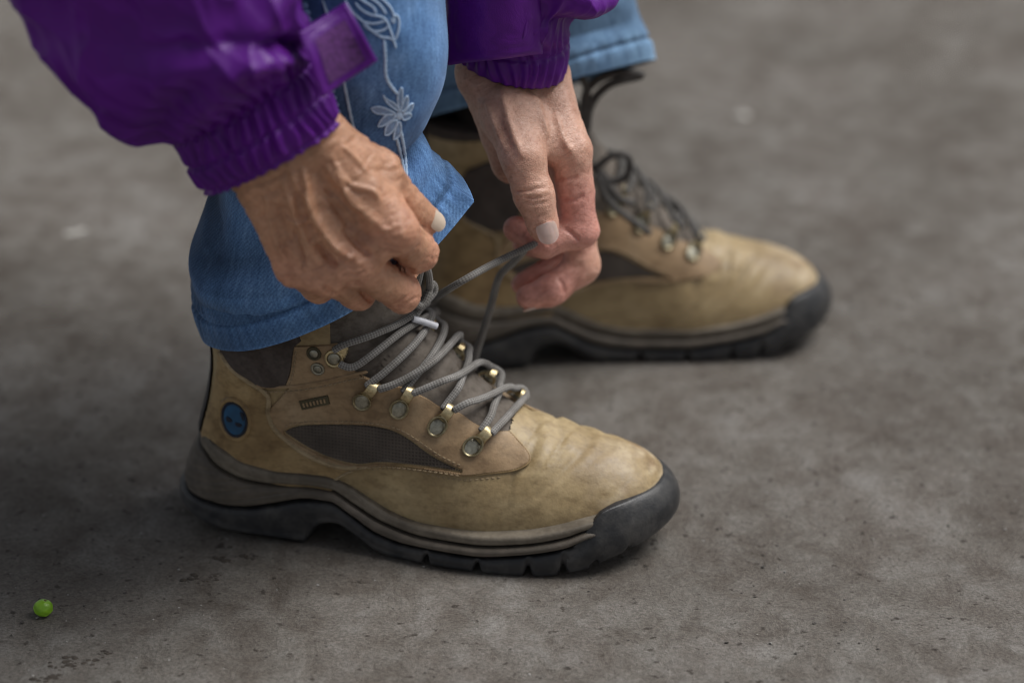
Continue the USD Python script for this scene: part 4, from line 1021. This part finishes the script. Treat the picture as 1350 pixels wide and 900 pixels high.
_wr = fbm(np.stack([_s / 7.0 + 1.5 * noise(np.stack([_t / 18, _s / 30, 0 * _s], 1), 5), _t / 26, right.vertices[:, 1] * 60], 1), 2, 77)
right.vertices += right.vertex_normals * (-0.0009 * np.clip(0.46 - _wr, 0, 1) / 0.3)[:, None]
right.vertices += right.vertex_normals * (0.00055 * (fbm(right.vertices * 190, 3, 13) - 0.5) * 2 + 0.0006 * (fbm(right.vertices * [90, 90, 60], 2, 23) - 0.5) * 2)[:, None]

# left hand: thumb towards the camera, pinching the end of the lace against the index finger
LH = dict(
    thumb=[J(672, 150, 0.108), J(690, 208, 0.086), J(704, 258, 0.079), J(717, 298, 0.077)],
    index=[J(752, 200, 0.104), J(765, 303, 0.098), J(715, 318, 0.092), J(681, 302, 0.100)],
    middle=[J(752, 218, 0.126), J(768, 350, 0.120), J(726, 383, 0.110), J(697, 391, 0.108)],
    ring=[J(738, 218, 0.146), J(752, 336, 0.142), J(715, 366, 0.132), J(690, 374, 0.126)],
    little=[J(716, 210, 0.162), J(726, 300, 0.162), J(706, 322, 0.150), J(690, 322, 0.142)])
WL = [J(640, 98, 0.126), J(676, 100, 0.130), J(712, 104, 0.134)]
FL = [aty(640, 0, 0.132), aty(672, 0, 0.136), aty(706, 0, 0.140)]
palmL = [(WL[0], LH["thumb"][0], 0.0155, 0.0150), (LH["thumb"][0], LH["thumb"][1], 0.0150, 0.0122), (WL[2], LH["index"][0], 0.0155, 0.0120), (WL[2], LH["middle"][0], 0.0155, 0.0118), (WL[1], LH["ring"][0], 0.0160, 0.0112), (WL[1], LH["little"][0], 0.0155, 0.0100),
         (WL[0], J(676, 214, 0.112), 0.0150, 0.0125), (LH["thumb"][0], LH["index"][0], 0.0145, 0.0095), (LH["thumb"][1] * .55 + LH["thumb"][0] * .45, LH["index"][0], 0.0090, 0.0090), (FL[0], WL[0], 0.0150, 0.0145), (FL[1], WL[1], 0.0190, 0.0175), (FL[2], WL[2], 0.0155, 0.0150)]
fingersL = [chain(LH["index"], [0.0118, 0.0098, 0.0088, 0.0076]), chain(LH["middle"], [0.0116, 0.0096, 0.0086, 0.0074]), chain(LH["ring"], [0.0108, 0.0090, 0.0080, 0.0070]), chain(LH["little"], [0.0096, 0.0080, 0.0070, 0.0062]), chain(LH["thumb"], [0.0150, 0.0118, 0.0104, 0.0090])]
left = blob([palmL] + fingersL, 0.0012, k_in=0.008, k_out=0.0032)
trimesh.smoothing.filter_taubin(left, iterations=6)
ridges(left, [([(676, 250), (690, 252), (722, 246)], 1.0, -0.6), ([(688, 258), (704, 262), (726, 256)], 1.0, -0.6), ([(690, 266), (706, 269), (726, 264)], 0.9, -0.5), ([(660, 110), (672, 160), (690, 210)], 2.2, 1.4), ([(700, 110), (712, 150), (722, 182)], 1.8, 1.3),
              ([(732, 236), (745, 236), (762, 232)], 1.0, -0.7), ([(738, 262), (756, 264), (772, 256)], 1.0, -0.8), ([(742, 300), (754, 308), (764, 318)], 1.0, -0.8), ([(732, 150), (742, 180), (756, 205)], 2.0, 1.0), ([(640, 130), (655, 170), (668, 200)], 1.6, 1.0), ([(736, 366), (742, 376), (744, 388)], 1.0, -0.6)])
left.vertices += left.vertex_normals * (0.0005 * (fbm(left.vertices * 170, 3, 17) - 0.5) * 2 + 0.0006 * (fbm(left.vertices * 80, 2, 29) - 0.5) * 2)[:, None]

# the rest of the body, mostly under clothes
HEAD = CHEST + np.array([0.20, 0.0, 0.19]); NECK = CHEST + np.array([0.06, 0, 0.09])
ANK_R, ANK_L = NEAR.w([0.062, 0, 0.06]), FAR.w([0.062, 0, 0.06])
SHIN_R, SHIN_L = nP[len(nP) // 3].mean(0), fP[len(fP) // 2].mean(0)
face = np.array([0.62, 0, -0.78]); crown = np.array([0.78, 0, 0.62]); lat = np.array([0, 1.0, 0])
body = [[(np.mean(FR, 0) + (ELB_R - np.mean(FR, 0)) * 0.02, ELB_R, 0.021, 0.036), (ELB_R, SHO_R, 0.038, 0.045), (np.mean(FL, 0), ELB_L, 0.021, 0.036), (ELB_L, SHO_L, 0.038, 0.045),
         (SHO_R, CHEST, 0.06, 0.11), (SHO_L, CHEST, 0.06, 0.11), (CHEST, (HIP_R + HIP_L) / 2, 0.115, 0.12), (HIP_R, HIP_L, 0.095, 0.095), (HIP_R, KNEE_R, 0.075, 0.050), (HIP_L, KNEE_L, 0.075, 0.050),
         (KNEE_R, SHIN_R, 0.050, 0.044), (SHIN_R, ANK_R, 0.040, 0.022), (KNEE_L, SHIN_L, 0.050, 0.044), (SHIN_L, ANK_L, 0.040, 0.022), (ANK_R, NEAR.w([0.20, 0, 0.035]), 0.020, 0.012), (ANK_L, FAR.w([0.20, 0, 0.035]), 0.020, 0.012),
         (CHEST + [0.02, 0, 0.05], NECK, 0.07, 0.052), (NECK, HEAD, 0.05, 0.058)],
        [(HEAD - crown * 0.01, HEAD + crown * 0.045, 0.074, 0.078), (HEAD + crown * 0.03, HEAD - face * 0.03 + crown * 0.03, 0.078, 0.080), (HEAD + face * 0.03 - crown * 0.055, HEAD + face * 0.04, 0.045, 0.060),
         (HEAD + face * 0.095 - crown * 0.005, HEAD + face * 0.116 - crown * 0.022, 0.008, 0.011), (HEAD + face * 0.080 - crown * 0.052 - lat * 0.016, HEAD + face * 0.080 - crown * 0.052 + lat * 0.016, 0.008, 0.008),
         (HEAD + lat * 0.078 + crown * 0.01, HEAD + lat * 0.080 - crown * 0.025, 0.014, 0.010), (HEAD - lat * 0.078 + crown * 0.01, HEAD - lat * 0.080 - crown * 0.025, 0.014, 0.010)]]
rest = blob(body, 0.008, k_in=0.03, k_out=0.02, margin=0.03)
whole = solid(rest) + solid(right) + solid(left)
wm = whole.to_mesh(); wt = trimesh.Trimesh(wm.vert_properties[:, :3], wm.tri_verts, process=True)
# colour of the skin itself: tanned backs of the hands, pinker fingers and inner sides
v = wt.vertices
tan, pink, pale = np.array([0.45, 0.248, 0.153]), np.array([0.57, 0.275, 0.225]), np.array([0.55, 0.330, 0.245])
dl = cKDTree(left.vertices).query(v)[0]; isleft = np.clip((0.004 - dl) / 0.003, 0, 1)[:, None]
tone = np.tile(tan, (len(v), 1))
kn = np.array([RH[k][0] for k in ("index", "middle", "ring", "little")] + [RH["index"][1], RH["middle"][1], RH["ring"][1]])
tone = tone + (np.array([0.54, 0.262, 0.180]) - tone) * (0.75 * np.exp(-(cKDTree(kn).query(v)[0] / 0.015) ** 2))[:, None]
inner = np.vstack([LH["index"][1:], LH["middle"][2:], LH["ring"][2:], LH["little"][1:], [LH["index"][0] * .3 + LH["index"][1] * .7]])
pk = np.exp(-(np.maximum(cKDTree(inner).query(v)[0] - 0.007, 0) / 0.017) ** 2)[:, None]
tl = pale + (pink - pale) * pk
tone = tone * (1 - isleft) + tl * isleft
body_o = obj("body", wt, LK["skin"], person, smooth=True, tone=tone)

def nail(a, b, up, width, length, r, tip=0.0045):
    """a curved nail on the end of the bone a-b whose radius is r; up: the way the nail faces"""
    ax = (b - a) / np.linalg.norm(b - a); up = np.asarray(up, float); up = up - ax * (up @ ax); up /= np.linalg.norm(up); rt = np.cross(ax, up)
    S, T = np.meshgrid(np.linspace(-1, 1, 15), np.linspace(0, 1, 15), indexing="ij")
    ang = S * width / r / 2 * (1 - 0.12 * (T - 0.4) ** 2) * np.sqrt(np.clip(1 - 0.80 * np.clip((T - 0.5) / 0.5, 0, 1) ** 3 - 0.25 * np.clip((0.25 - T) / 0.25, 0, 1) ** 2, 0.02, 1))
    L = (T - 0.62) * length * (1 - 0.10 * S * S) + length * 0.30
    rr = r * (1.0 + 0.05 - 0.10 * np.clip(T - 0.55, 0, 1)) + 0.0002
    P = b + ax * L[..., None] + rr[..., None] * (up * np.cos(ang)[..., None] + rt * np.sin(ang)[..., None])
    n = grid_normals(P, closed_v=False)
    if (n.mean((0, 1)) @ up) < 0: n = -n
    V = np.vstack([P.reshape(-1, 3), (P - n * 0.0006).reshape(-1, 3)]); F = grid_faces(15, 15, closed_v=False)
    e = [[i, 0] for i in range(15)] + [[14, j] for j in range(1, 15)] + [[i, 14] for i in range(13, -1, -1)] + [[0, j] for j in range(13, 0, -1)]
    e = np.array([i * 15 + j for i, j in e]); e2 = np.roll(e, -1)
    t = trimesh.Trimesh(V, np.vstack([F, F[:, ::-1] + 225, np.stack([e, e2, e2 + 225], 1), np.stack([e, e2 + 225, e + 225], 1)]), process=False)
    if (t.face_normals[: len(F)].mean(0) @ up) < 0: t.invert()
    return t
obj("fingernail", nail(RH["thumb"][2], RH["thumb"][3], [0.25, -0.75, 0.60], 0.0105, 0.0105, 0.0080), LK["nail_edge"], body_o, smooth=50)
obj("fingernail", nail(LH["thumb"][2], LH["thumb"][3], [0.10, -0.9, 0.42], 0.0120, 0.0125, 0.0091), LK["nail"], body_o, smooth=50)
obj("fingernail", nail(LH["middle"][2], LH["middle"][3], [-0.1, -0.35, -0.9], 0.0085, 0.0080, 0.0074), LK["nail"], body_o, smooth=50)
LK["hair"] = plain("grey_brown_hair", (0.14, 0.11, 0.085), 0.6, vary=0.4, scale=90)
hair = blob([[(HEAD + crown * 0.045 - face * 0.015, HEAD + crown * 0.01 - face * 0.045, 0.088, 0.082), (HEAD - face * 0.05 - crown * 0.04, HEAD - face * 0.02 + crown * 0.05, 0.062, 0.085)]], 0.008, k_in=0.03, margin=0.03)
hair.vertices += hair.vertex_normals * (0.010 * (fbm(hair.vertices * [20, 60, 20], 3, 2) - 0.5))[:, None]
obj("hair", hair, LK["hair"], person, smooth=True)

LK["added_sock"] = weave("shade_dark_sock", (0.050, 0.040, 0.034), (0.022, 0.018, 0.016), 200.0)  # added socks, coloured dark to stand for the shade above the boot
def added_sock(a, b, c):
    p = spline([a, b, c], 30); r = np.interp(np.linspace(0, 1, 30), [0, 0.4, 1], [0.029, 0.033, 0.042])
    t = tube(p, r, 40); t.vertices += t.vertex_normals * (0.0015 * (fbm(t.vertices * 60, 2, 3) - 0.5))[:, None]
    return t
obj("added_sock", added_sock(NEAR.w([0.062, 0, 0.10]), (NEAR.w([0.062, 0, 0.1]) + nP[60].mean(0)) / 2, nP[90].mean(0)), LK["added_sock"], person, smooth=True)
obj("added_sock", added_sock(FAR.w([0.066, 0, 0.10]), FAR.w([0.075, 0, 0.16]), fP[60].mean(0)), LK["added_sock"], person, smooth=True)
# ------------------------------------------------------------------ laces of the near boot
def nb(px, py, off=0.0022):
    return NEAR.w(hit(px, py, off))
def clip_inside(k, side, along=0.0100, h=0.0034):
    e, cl = eye_at(k, side)
    a = skin_point(e[0], e[1], side, 0.0016); b = skin_point(cl[0], cl[1], side, 0.003); nz = skin_point(e[0], e[1], side, 0.01) - a; nz /= np.linalg.norm(nz)
    up = b - a; up -= nz * (up @ nz); up /= np.linalg.norm(up)
    return a + up * along + nz * h, up, np.cross(up, nz)
def over(a, b, lift, n=5):
    """points from a to b (boot-local) lifted over the tongue"""
    out = []
    for s in np.linspace(0, 1, n):
        p = a + (b - a) * s
        out.append(p)
    return np.array(out)
def drape(p, off):
    """push points of a lace (boot-local) out of the upper"""
    p = np.array(p, float)
    for _ in range(8):
        f = upper_field(*p.T); e = 4e-4
        g = np.stack([upper_field(*(p + e * d).T) - upper_field(*(p - e * d).T) for d in np.eye(3)], 1) / (2 * e)
        gl = np.linalg.norm(g, axis=1); bad = f / np.maximum(gl, 0.3) < off
        p[bad] += (g / np.maximum(gl, 1e-6)[:, None] ** 2 * (off * gl - f)[:, None])[bad] * 0.7
    return p
def strand(a, b, off, sway=0.0, n=14):
    s = np.linspace(0, 1, n)[:, None]
    p = a + (b - a) * s
    p[:, 0] += sway * np.sin(np.pi * s[:, 0])
    ends = drape(np.array([a, b]), 0.0026); q = p
    for _ in range(5):
        q = drape(q, off); q[0], q[-1] = ends
        q[1:-1] = 0.5 * q[1:-1] + 0.25 * (q[2:] + q[:-2])
    return q

def zigzag(look, frame_put, lace="lace", r=0.0020):
    O = [clip_inside(k, -1)[0] for k in range(4)]; I = [clip_inside(k, 1)[0] for k in range(4)]
    wo = [clip_inside(k, -1)[2] for k in range(4)]
    d = 0.0032
    A = np.vstack([strand(O[1] + [0.002, 0, 0.001], I[2] + [-0.001, 0, 0.002], 0.0070)[:-1], [I[2] + [0.004, 0.001, 0.000]], strand(I[2] + [0.006, -0.002, 0.000], O[3] + [-0.003, 0, 0.001], 0.0040)[1:]])
    B = np.vstack([strand(O[3] + [0.003, 0, 0], I[3] + [0.004, 0, 0.0], 0.0036)[:-1], [I[3] + [0.0, 0.003, 0.001]], strand(I[3] + [-0.004, -0.002, 0.002], O[2] + [0.003, 0, 0.001], 0.0072)[1:]])
    C_ = np.vstack([strand(O[2] + [-0.003, 0, 0.001], I[1] + [0.004, 0, 0.001], 0.0040)[:-1], [I[1] + [0, 0.003, 0.001]], strand(I[1] + [-0.003, -0.002, 0.002], O[0] + [0.004, 0, 0.001], 0.0070)[1:]])
    D = np.vstack([strand(O[1] + [-0.003, 0, 0.001], I[0] + [0.004, 0, 0.001], 0.0040)[:-1], [I[0] + [0, 0.003, 0.002]]])
    E = np.vstack([strand(O[0] + [-0.003, 0, 0.002], I[0] + [-0.006, -0.001, 0.006], 0.0046), [I[0] + [-0.009, 0.012, -0.002]]])
    for q in (A, B, C_, D, E):
        t, uv = cord(q, r); frame_put(lace, t, look, uv=uv, smooth=True)

zigzag("lace", near_put)
def free_lace(pts, name="lace", r=0.0020, m="lace", braid=True):
    w = NEAR.l(np.array(pts)); t, uv = cord(w, r, braid=braid); near_put(name, t, m, uv=uv, smooth=True)
def P3(px, py, y): return aty(px, py, y)
# ankle eyelet and the strands that are being pulled
ank = hit(442, 470, 0.001)
na = skin_point(ank[0], ank[2], -1, 0.01) - skin_point(ank[0], ank[2], -1, 0.0); na /= np.linalg.norm(na)
def ring_at(c, n, R, r, sides=8):
    a = np.cross(n, [0.3, 0.1, 1.0]); a /= np.linalg.norm(a); b = np.cross(n, a); th = np.linspace(0, 2 * math.pi, 28, endpoint=False); sec = np.linspace(0, 2 * math.pi, sides, endpoint=False)
    dd = a * np.cos(th)[:, None] + b * np.sin(th)[:, None]
    return loft(c + dd[:, None] * (R + r * np.cos(sec))[None, :, None] + n * (r * np.sin(sec))[None, :, None], closed_u=True)
def stud(px, py, R, look="brass"):
    p = hit(px, py, 0.0); c = skin_point(p[0], p[2], -1, 0.0016); n = skin_point(p[0], p[2], -1, 0.01) - skin_point(p[0], p[2], -1, 0.0); n /= np.linalg.norm(n)
    g = near_put("grommet", ring_at(c, n, R, 0.0009), look)
    a = np.cross(n, [0.3, 0.1, 1.0]); a /= np.linalg.norm(a); b = np.cross(n, a); th = np.linspace(0, 2 * math.pi, 24, endpoint=False)
    rings = [c + n * h + (a * np.cos(th)[:, None] + b * np.sin(th)[:, None]) * (R * s) for s, h in ((1.0, -0.0002), (0.6, 0.0008), (0.1, 0.0010))]
    t = loft(np.array(rings));
    if ((t.triangles_center - c) @ n * (t.face_normals @ n)).sum() < 0: t.invert()
    near_put("rivet", t, "steel", g, smooth=True)
stud(441, 471, 0.0046); stud(420, 484, 0.0032, "steel"); stud(415, 464, 0.0034, "tag")
hk = skin_point(ank[0], ank[2], -1, 0.003)
plate = [hit(*q, 0.0)[[0, 2]] for q in [(433, 482), (446, 482), (456, 470), (459, 456), (446, 455), (436, 460)]]
near_put("hook_plate", side_patch(spline(plate, 50, closed=True), -1, 0.0020), "brass", near_boot)
free_lace([nb(447, 479, 0.004), nb(462, 484, 0.0045), nb(482, 474, 0.005), nb(508, 454, 0.006), nb(530, 437, 0.0055), nb(546, 427, 0.0055), nb(560, 419, 0.005), nb(572, 414, 0.003)])
free_lace([nb(440, 462, 0.003), nb(452, 455, 0.005), nb(476, 447, 0.006), nb(505, 436, 0.007), nb(530, 424, 0.0075), nb(552, 408, 0.008), nb(568, 397, 0.008) * .6 + P3(568, 397, 0.050) * .4, P3(600, 376, 0.057), P3(650, 348, 0.070), P3(700, 324, 0.083), P3(716, 318, 0.086), P3(730, 318, 0.088)])
free_lace([P3(545, 420, 0.052), P3(556, 404, 0.049), P3(567, 392, 0.052), P3(573, 382, 0.054), P3(570, 374, 0.052), P3(564, 388, 0.047), P3(556, 402, 0.044), P3(548, 398, 0.040), P3(549, 380, 0.035), P3(553, 362, 0.027), P3(556, 346, 0.020)])
free_lace([P3(541, 405, 0.040), P3(541, 385, 0.034), P3(544, 364, 0.026), P3(546, 350, 0.022)])
free_lace([P3(562, 402, 0.052), P3(566, 385, 0.050), P3(566, 366, 0.042), P3(562, 348, 0.030)])
free_lace([P3(696, 325, 0.088), P3(674, 348, 0.098), P3(660, 362, 0.105), P3(652, 385, 0.110), P3(645, 412, 0.112), P3(636, 440, 0.112), P3(627, 470, 0.110), P3(624, 488, 0.108)], r=0.0021)
ag = NEAR.l(np.array([P3(544, 420, 0.046), P3(558, 424, 0.048), P3(576, 430, 0.050)])); near_put("aglet", tube(spline(ag, 14), 0.0019, 10), "aglet", smooth=40)

# the far boot's laces
zigzag("lace_plain", far_put, r=0.0019)
def far_lace(pts, r=0.0022):
    w = FAR.l(np.array(pts)) * [1, -1, 1]; t, uv = cord(w, r, braid=False); far_put("lace", t, "lace_plain", smooth=True)
far_lace([P3(752, 82, 0.262), P3(766, 100, 0.264), P3(775, 130, 0.268), P3(770, 160, 0.272), P3(775, 190, 0.28)])
far_lace([P3(770, 150, 0.27), P3(775, 118, 0.268), P3(800, 100, 0.266), P3(830, 96, 0.262), P3(846, 99, 0.262), P3(820, 106, 0.262), P3(795, 118, 0.266), P3(778, 142, 0.270), P3(774, 170, 0.276)], 0.0026)
far_lace([P3(786, 222, 0.268), P3(806, 206, 0.266), P3(824, 204, 0.266), P3(831, 216, 0.268), P3(824, 234, 0.270), P3(806, 238, 0.272), P3(792, 226, 0.27)], 0.0022)
far_lace([P3(786, 232, 0.262), P3(800, 262, 0.262), P3(825, 285, 0.262), P3(858, 308, 0.262)], 0.0022)
far_lace([P3(780, 215, 0.27), P3(800, 245, 0.268), P3(818, 262, 0.268), P3(836, 268, 0.272)], 0.0022)

# ------------------------------------------------------------------ emblem and tag of the near boot
lg = hit(311, 551)[[0, 2]]
def disc_poly(c, rx, rz, n=40): a = np.linspace(0, 2 * math.pi, n, endpoint=False); return np.stack([c[0] + rx * np.cos(a), c[1] + rz * np.sin(a)], 1)
badge = near_put("emblem", side_patch(disc_poly(lg, 0.0071, 0.0100), -1, 0.0019, step=0.001), "logo", near_boot)
def patch_on(px_pts, look, thick, parent, name):
    poly = spline([hit(*q)[[0, 2]] for q in px_pts], 30, closed=True); near_put(name, side_patch(poly, -1, thick, step=0.0007, bevel=0.0003, base=thick - 0.0006), look, parent)
rim = skin_point(*disc_poly(lg, 0.0072, 0.0102, 48).T, -1, 0.0015); near_put("emblem_rim", tube(np.vstack([rim, rim[:2]]), 0.0009, 7, caps=False), "ink", badge)
rim = skin_point(*disc_poly(lg, 0.0090, 0.0122, 48).T, -1, 0.0012); near_put("emblem_ring", tube(np.vstack([rim, rim[:2]]), 0.0016, 7, caps=False), "heel", badge)
patch_on([(301, 547), (306, 549), (309, 553), (305, 555), (301, 552)], "ink", 0.0023, badge, "emblem_mark")
patch_on([(312, 555), (317, 555), (321, 558), (319, 561), (314, 560)], "ink", 0.0023, badge, "emblem_mark")
patch_on([(318, 540), (321, 541), (324, 548), (323, 553), (320, 550)], "ink", 0.0022, badge, "emblem_mark")
tg = [hit(*q)[[0, 2]] for q in [(394, 526), (434, 518), (437, 531), (399, 539)]]
tag_o = near_put("tag", side_patch(np.array(tg), -1, 0.0021, step=0.001, bevel=0.0005), "tag", near_boot)
bars = []
for k in range(7):
    u0, u1 = 0.10 + k * 0.118, 0.10 + k * 0.118 + 0.07
    q = lambda u, v: np.array(tg[0]) * (1 - u) * (1 - v) + np.array(tg[1]) * u * (1 - v) + np.array(tg[2]) * u * v + np.array(tg[3]) * (1 - u) * v
    bars.append(side_patch(np.array([q(u0, 0.28), q(u1, 0.28), q(u1, 0.72), q(u0, 0.72)]), -1, 0.0025, step=0.0006, bevel=0.0002, base=0.0018))
near_put("tag_lettering", join(bars), "stay", tag_o)

# ------------------------------------------------------------------ small things on the ground
LK["pea"] = None
N = {"c": ("texture_coordinate", {}), "n": ("noise_texture", {"scale": 220.0, "detail": 3}), "r": ("rgb_ramp", {"ramp": [(0.3, (0.13, 0.29, 0.009)), (0.7, (0.21, 0.40, 0.020))]}), "p": ("principled_bsdf", {"roughness": 0.38})}
pea_m = mat("green_berry_skin", N, [("c.object", "n.vector"), ("n.fac", "r.fac"), ("r.color", "p.base_color")], "p.BSDF")
pp = onground(57, 799, 0.0045)
t = trimesh.creation.icosphere(4, 0.0052); v = t.vertices
v *= [1.05, 0.97, 0.93]; v += t.vertex_normals * (0.0009 * (fbm(v * 160, 2, 4) - 0.5) + 0.0004 * (fbm(v * 600, 2, 6) - 0.5))[:, None]
dd = np.linalg.norm(v[:, :2] - [0.0012, 0.001], axis=1); v[:, 2] -= np.where(v[:, 2] > 0, 0.0011 * np.exp(-(dd / 0.0012) ** 2), 0)
t.vertices = v + [0, 0, 0.0049]
berry = thing("berry", "small round green berry lying on the bare concrete", "berry")
UsdGeom.XformCommonAPI(berry).SetTranslate(Gf.Vec3d(float(pp[0]), float(pp[1]), -0.0012))
obj("fruit", t, pea_m, berry, smooth=True)
obj("stem_scar", (lambda s: (s.apply_scale([1, 1, 0.5]), s.apply_translation([0.0012, 0.001, 0.0089]), s)[2])(trimesh.creation.icosphere(2, 0.0007)), plain("berry_scar", (0.12, 0.10, 0.03), 0.7), berry)

def crumb(px, py, r, look, name, label, cat, seed, flat=0.45, lobes=1):
    p = onground(px, py); parts = []; rng = np.random.default_rng(seed)
    for k in range(lobes):
        s = trimesh.creation.icosphere(3, 1.0); q = s.vertices
        q *= 1 + 0.7 * (fbm(q * 1.6 + seed + 9 * k, 3, seed) - 0.5)[:, None]
        s.vertices = q * r * [1.2, 1.0, flat] * rng.uniform(0.6, 1.1) + np.r_[rng.normal(0, r * 0.9, 2) * (lobes > 1), r * flat * 0.35]
        parts.append(s)
    o = obj(name, join(parts), look, None, smooth=True, label=label, category=cat)
    UsdGeom.XformCommonAPI(o).SetTranslate(Gf.Vec3d(float(p[0]), float(p[1]), -0.0012))
gum = plain("pale_gum", (0.40, 0.39, 0.36), 0.7, vary=0.35); crust = plain("dark_crumbs", (0.045, 0.036, 0.028), 0.9, vary=0.5, scale=500)
crumb(978, 152, 0.0052, gum, "pebble", "small white pebble on the bare ground at upper right", "pebble", 1, 0.6)
crumb(95, 305, 0.0042, gum, "gum_spot", "flattened pale gum spot on the ground left of the jeans", "gum", 2, 0.18, 3)
def crumbs(name, label, spots, seed):
    rng = np.random.default_rng(seed); parts = []
    for px, py, r in spots:
        p = onground(px, py)
        for _ in range(16):
            s = trimesh.creation.icosphere(2, 1.0); q = s.vertices
            q *= 1 + 0.8 * (fbm(q * 1.7 + rng.uniform(0, 90), 3, seed) - 0.5)[:, None]
            s.vertices = q * r * rng.uniform(0.10, 0.55) ** 1.3 * [1.3, 1, 0.42] + p + [rng.normal(0, r * 0.9), rng.normal(0, r * 0.8), -0.0009]
            parts.append(s)
    obj(name, join(parts), crust, None, smooth=True, label=label, category="dirt", kind="stuff")
crumbs("dirt_crumbs", "dark dirt crumbs in front of the near boot's heel", [(295, 733, 0.003), (322, 730, 0.0018), (333, 733, 0.0014), (255, 760, 0.003), (274, 762, 0.0026), (282, 756, 0.0022), (302, 719, 0.0012)], 5)
crumbs("dirt_crumbs", "dark dirt crumbs at the lower left edge of the picture, below the berry", [(90, 870, 0.0042), (118, 873, 0.0036), (60, 893, 0.0046), (140, 859, 0.0022), (345, 855, 0.0016), (75, 880, 0.003)], 6)

pale = plain("pale_grit", (0.23, 0.22, 0.205), 0.9, vary=0.4, scale=300); dark = plain("dark_grit", (0.05, 0.045, 0.04), 0.9, vary=0.5, scale=300)
grit("pale_sand", 3600, pale, 3, 0.00022, 0.0010, "pale sand grains strewn over the concrete around the boots")
grit("dark_sand", 3600, dark, 8, 0.00022, 0.0011, "dark sand grains strewn over the concrete around the boots")
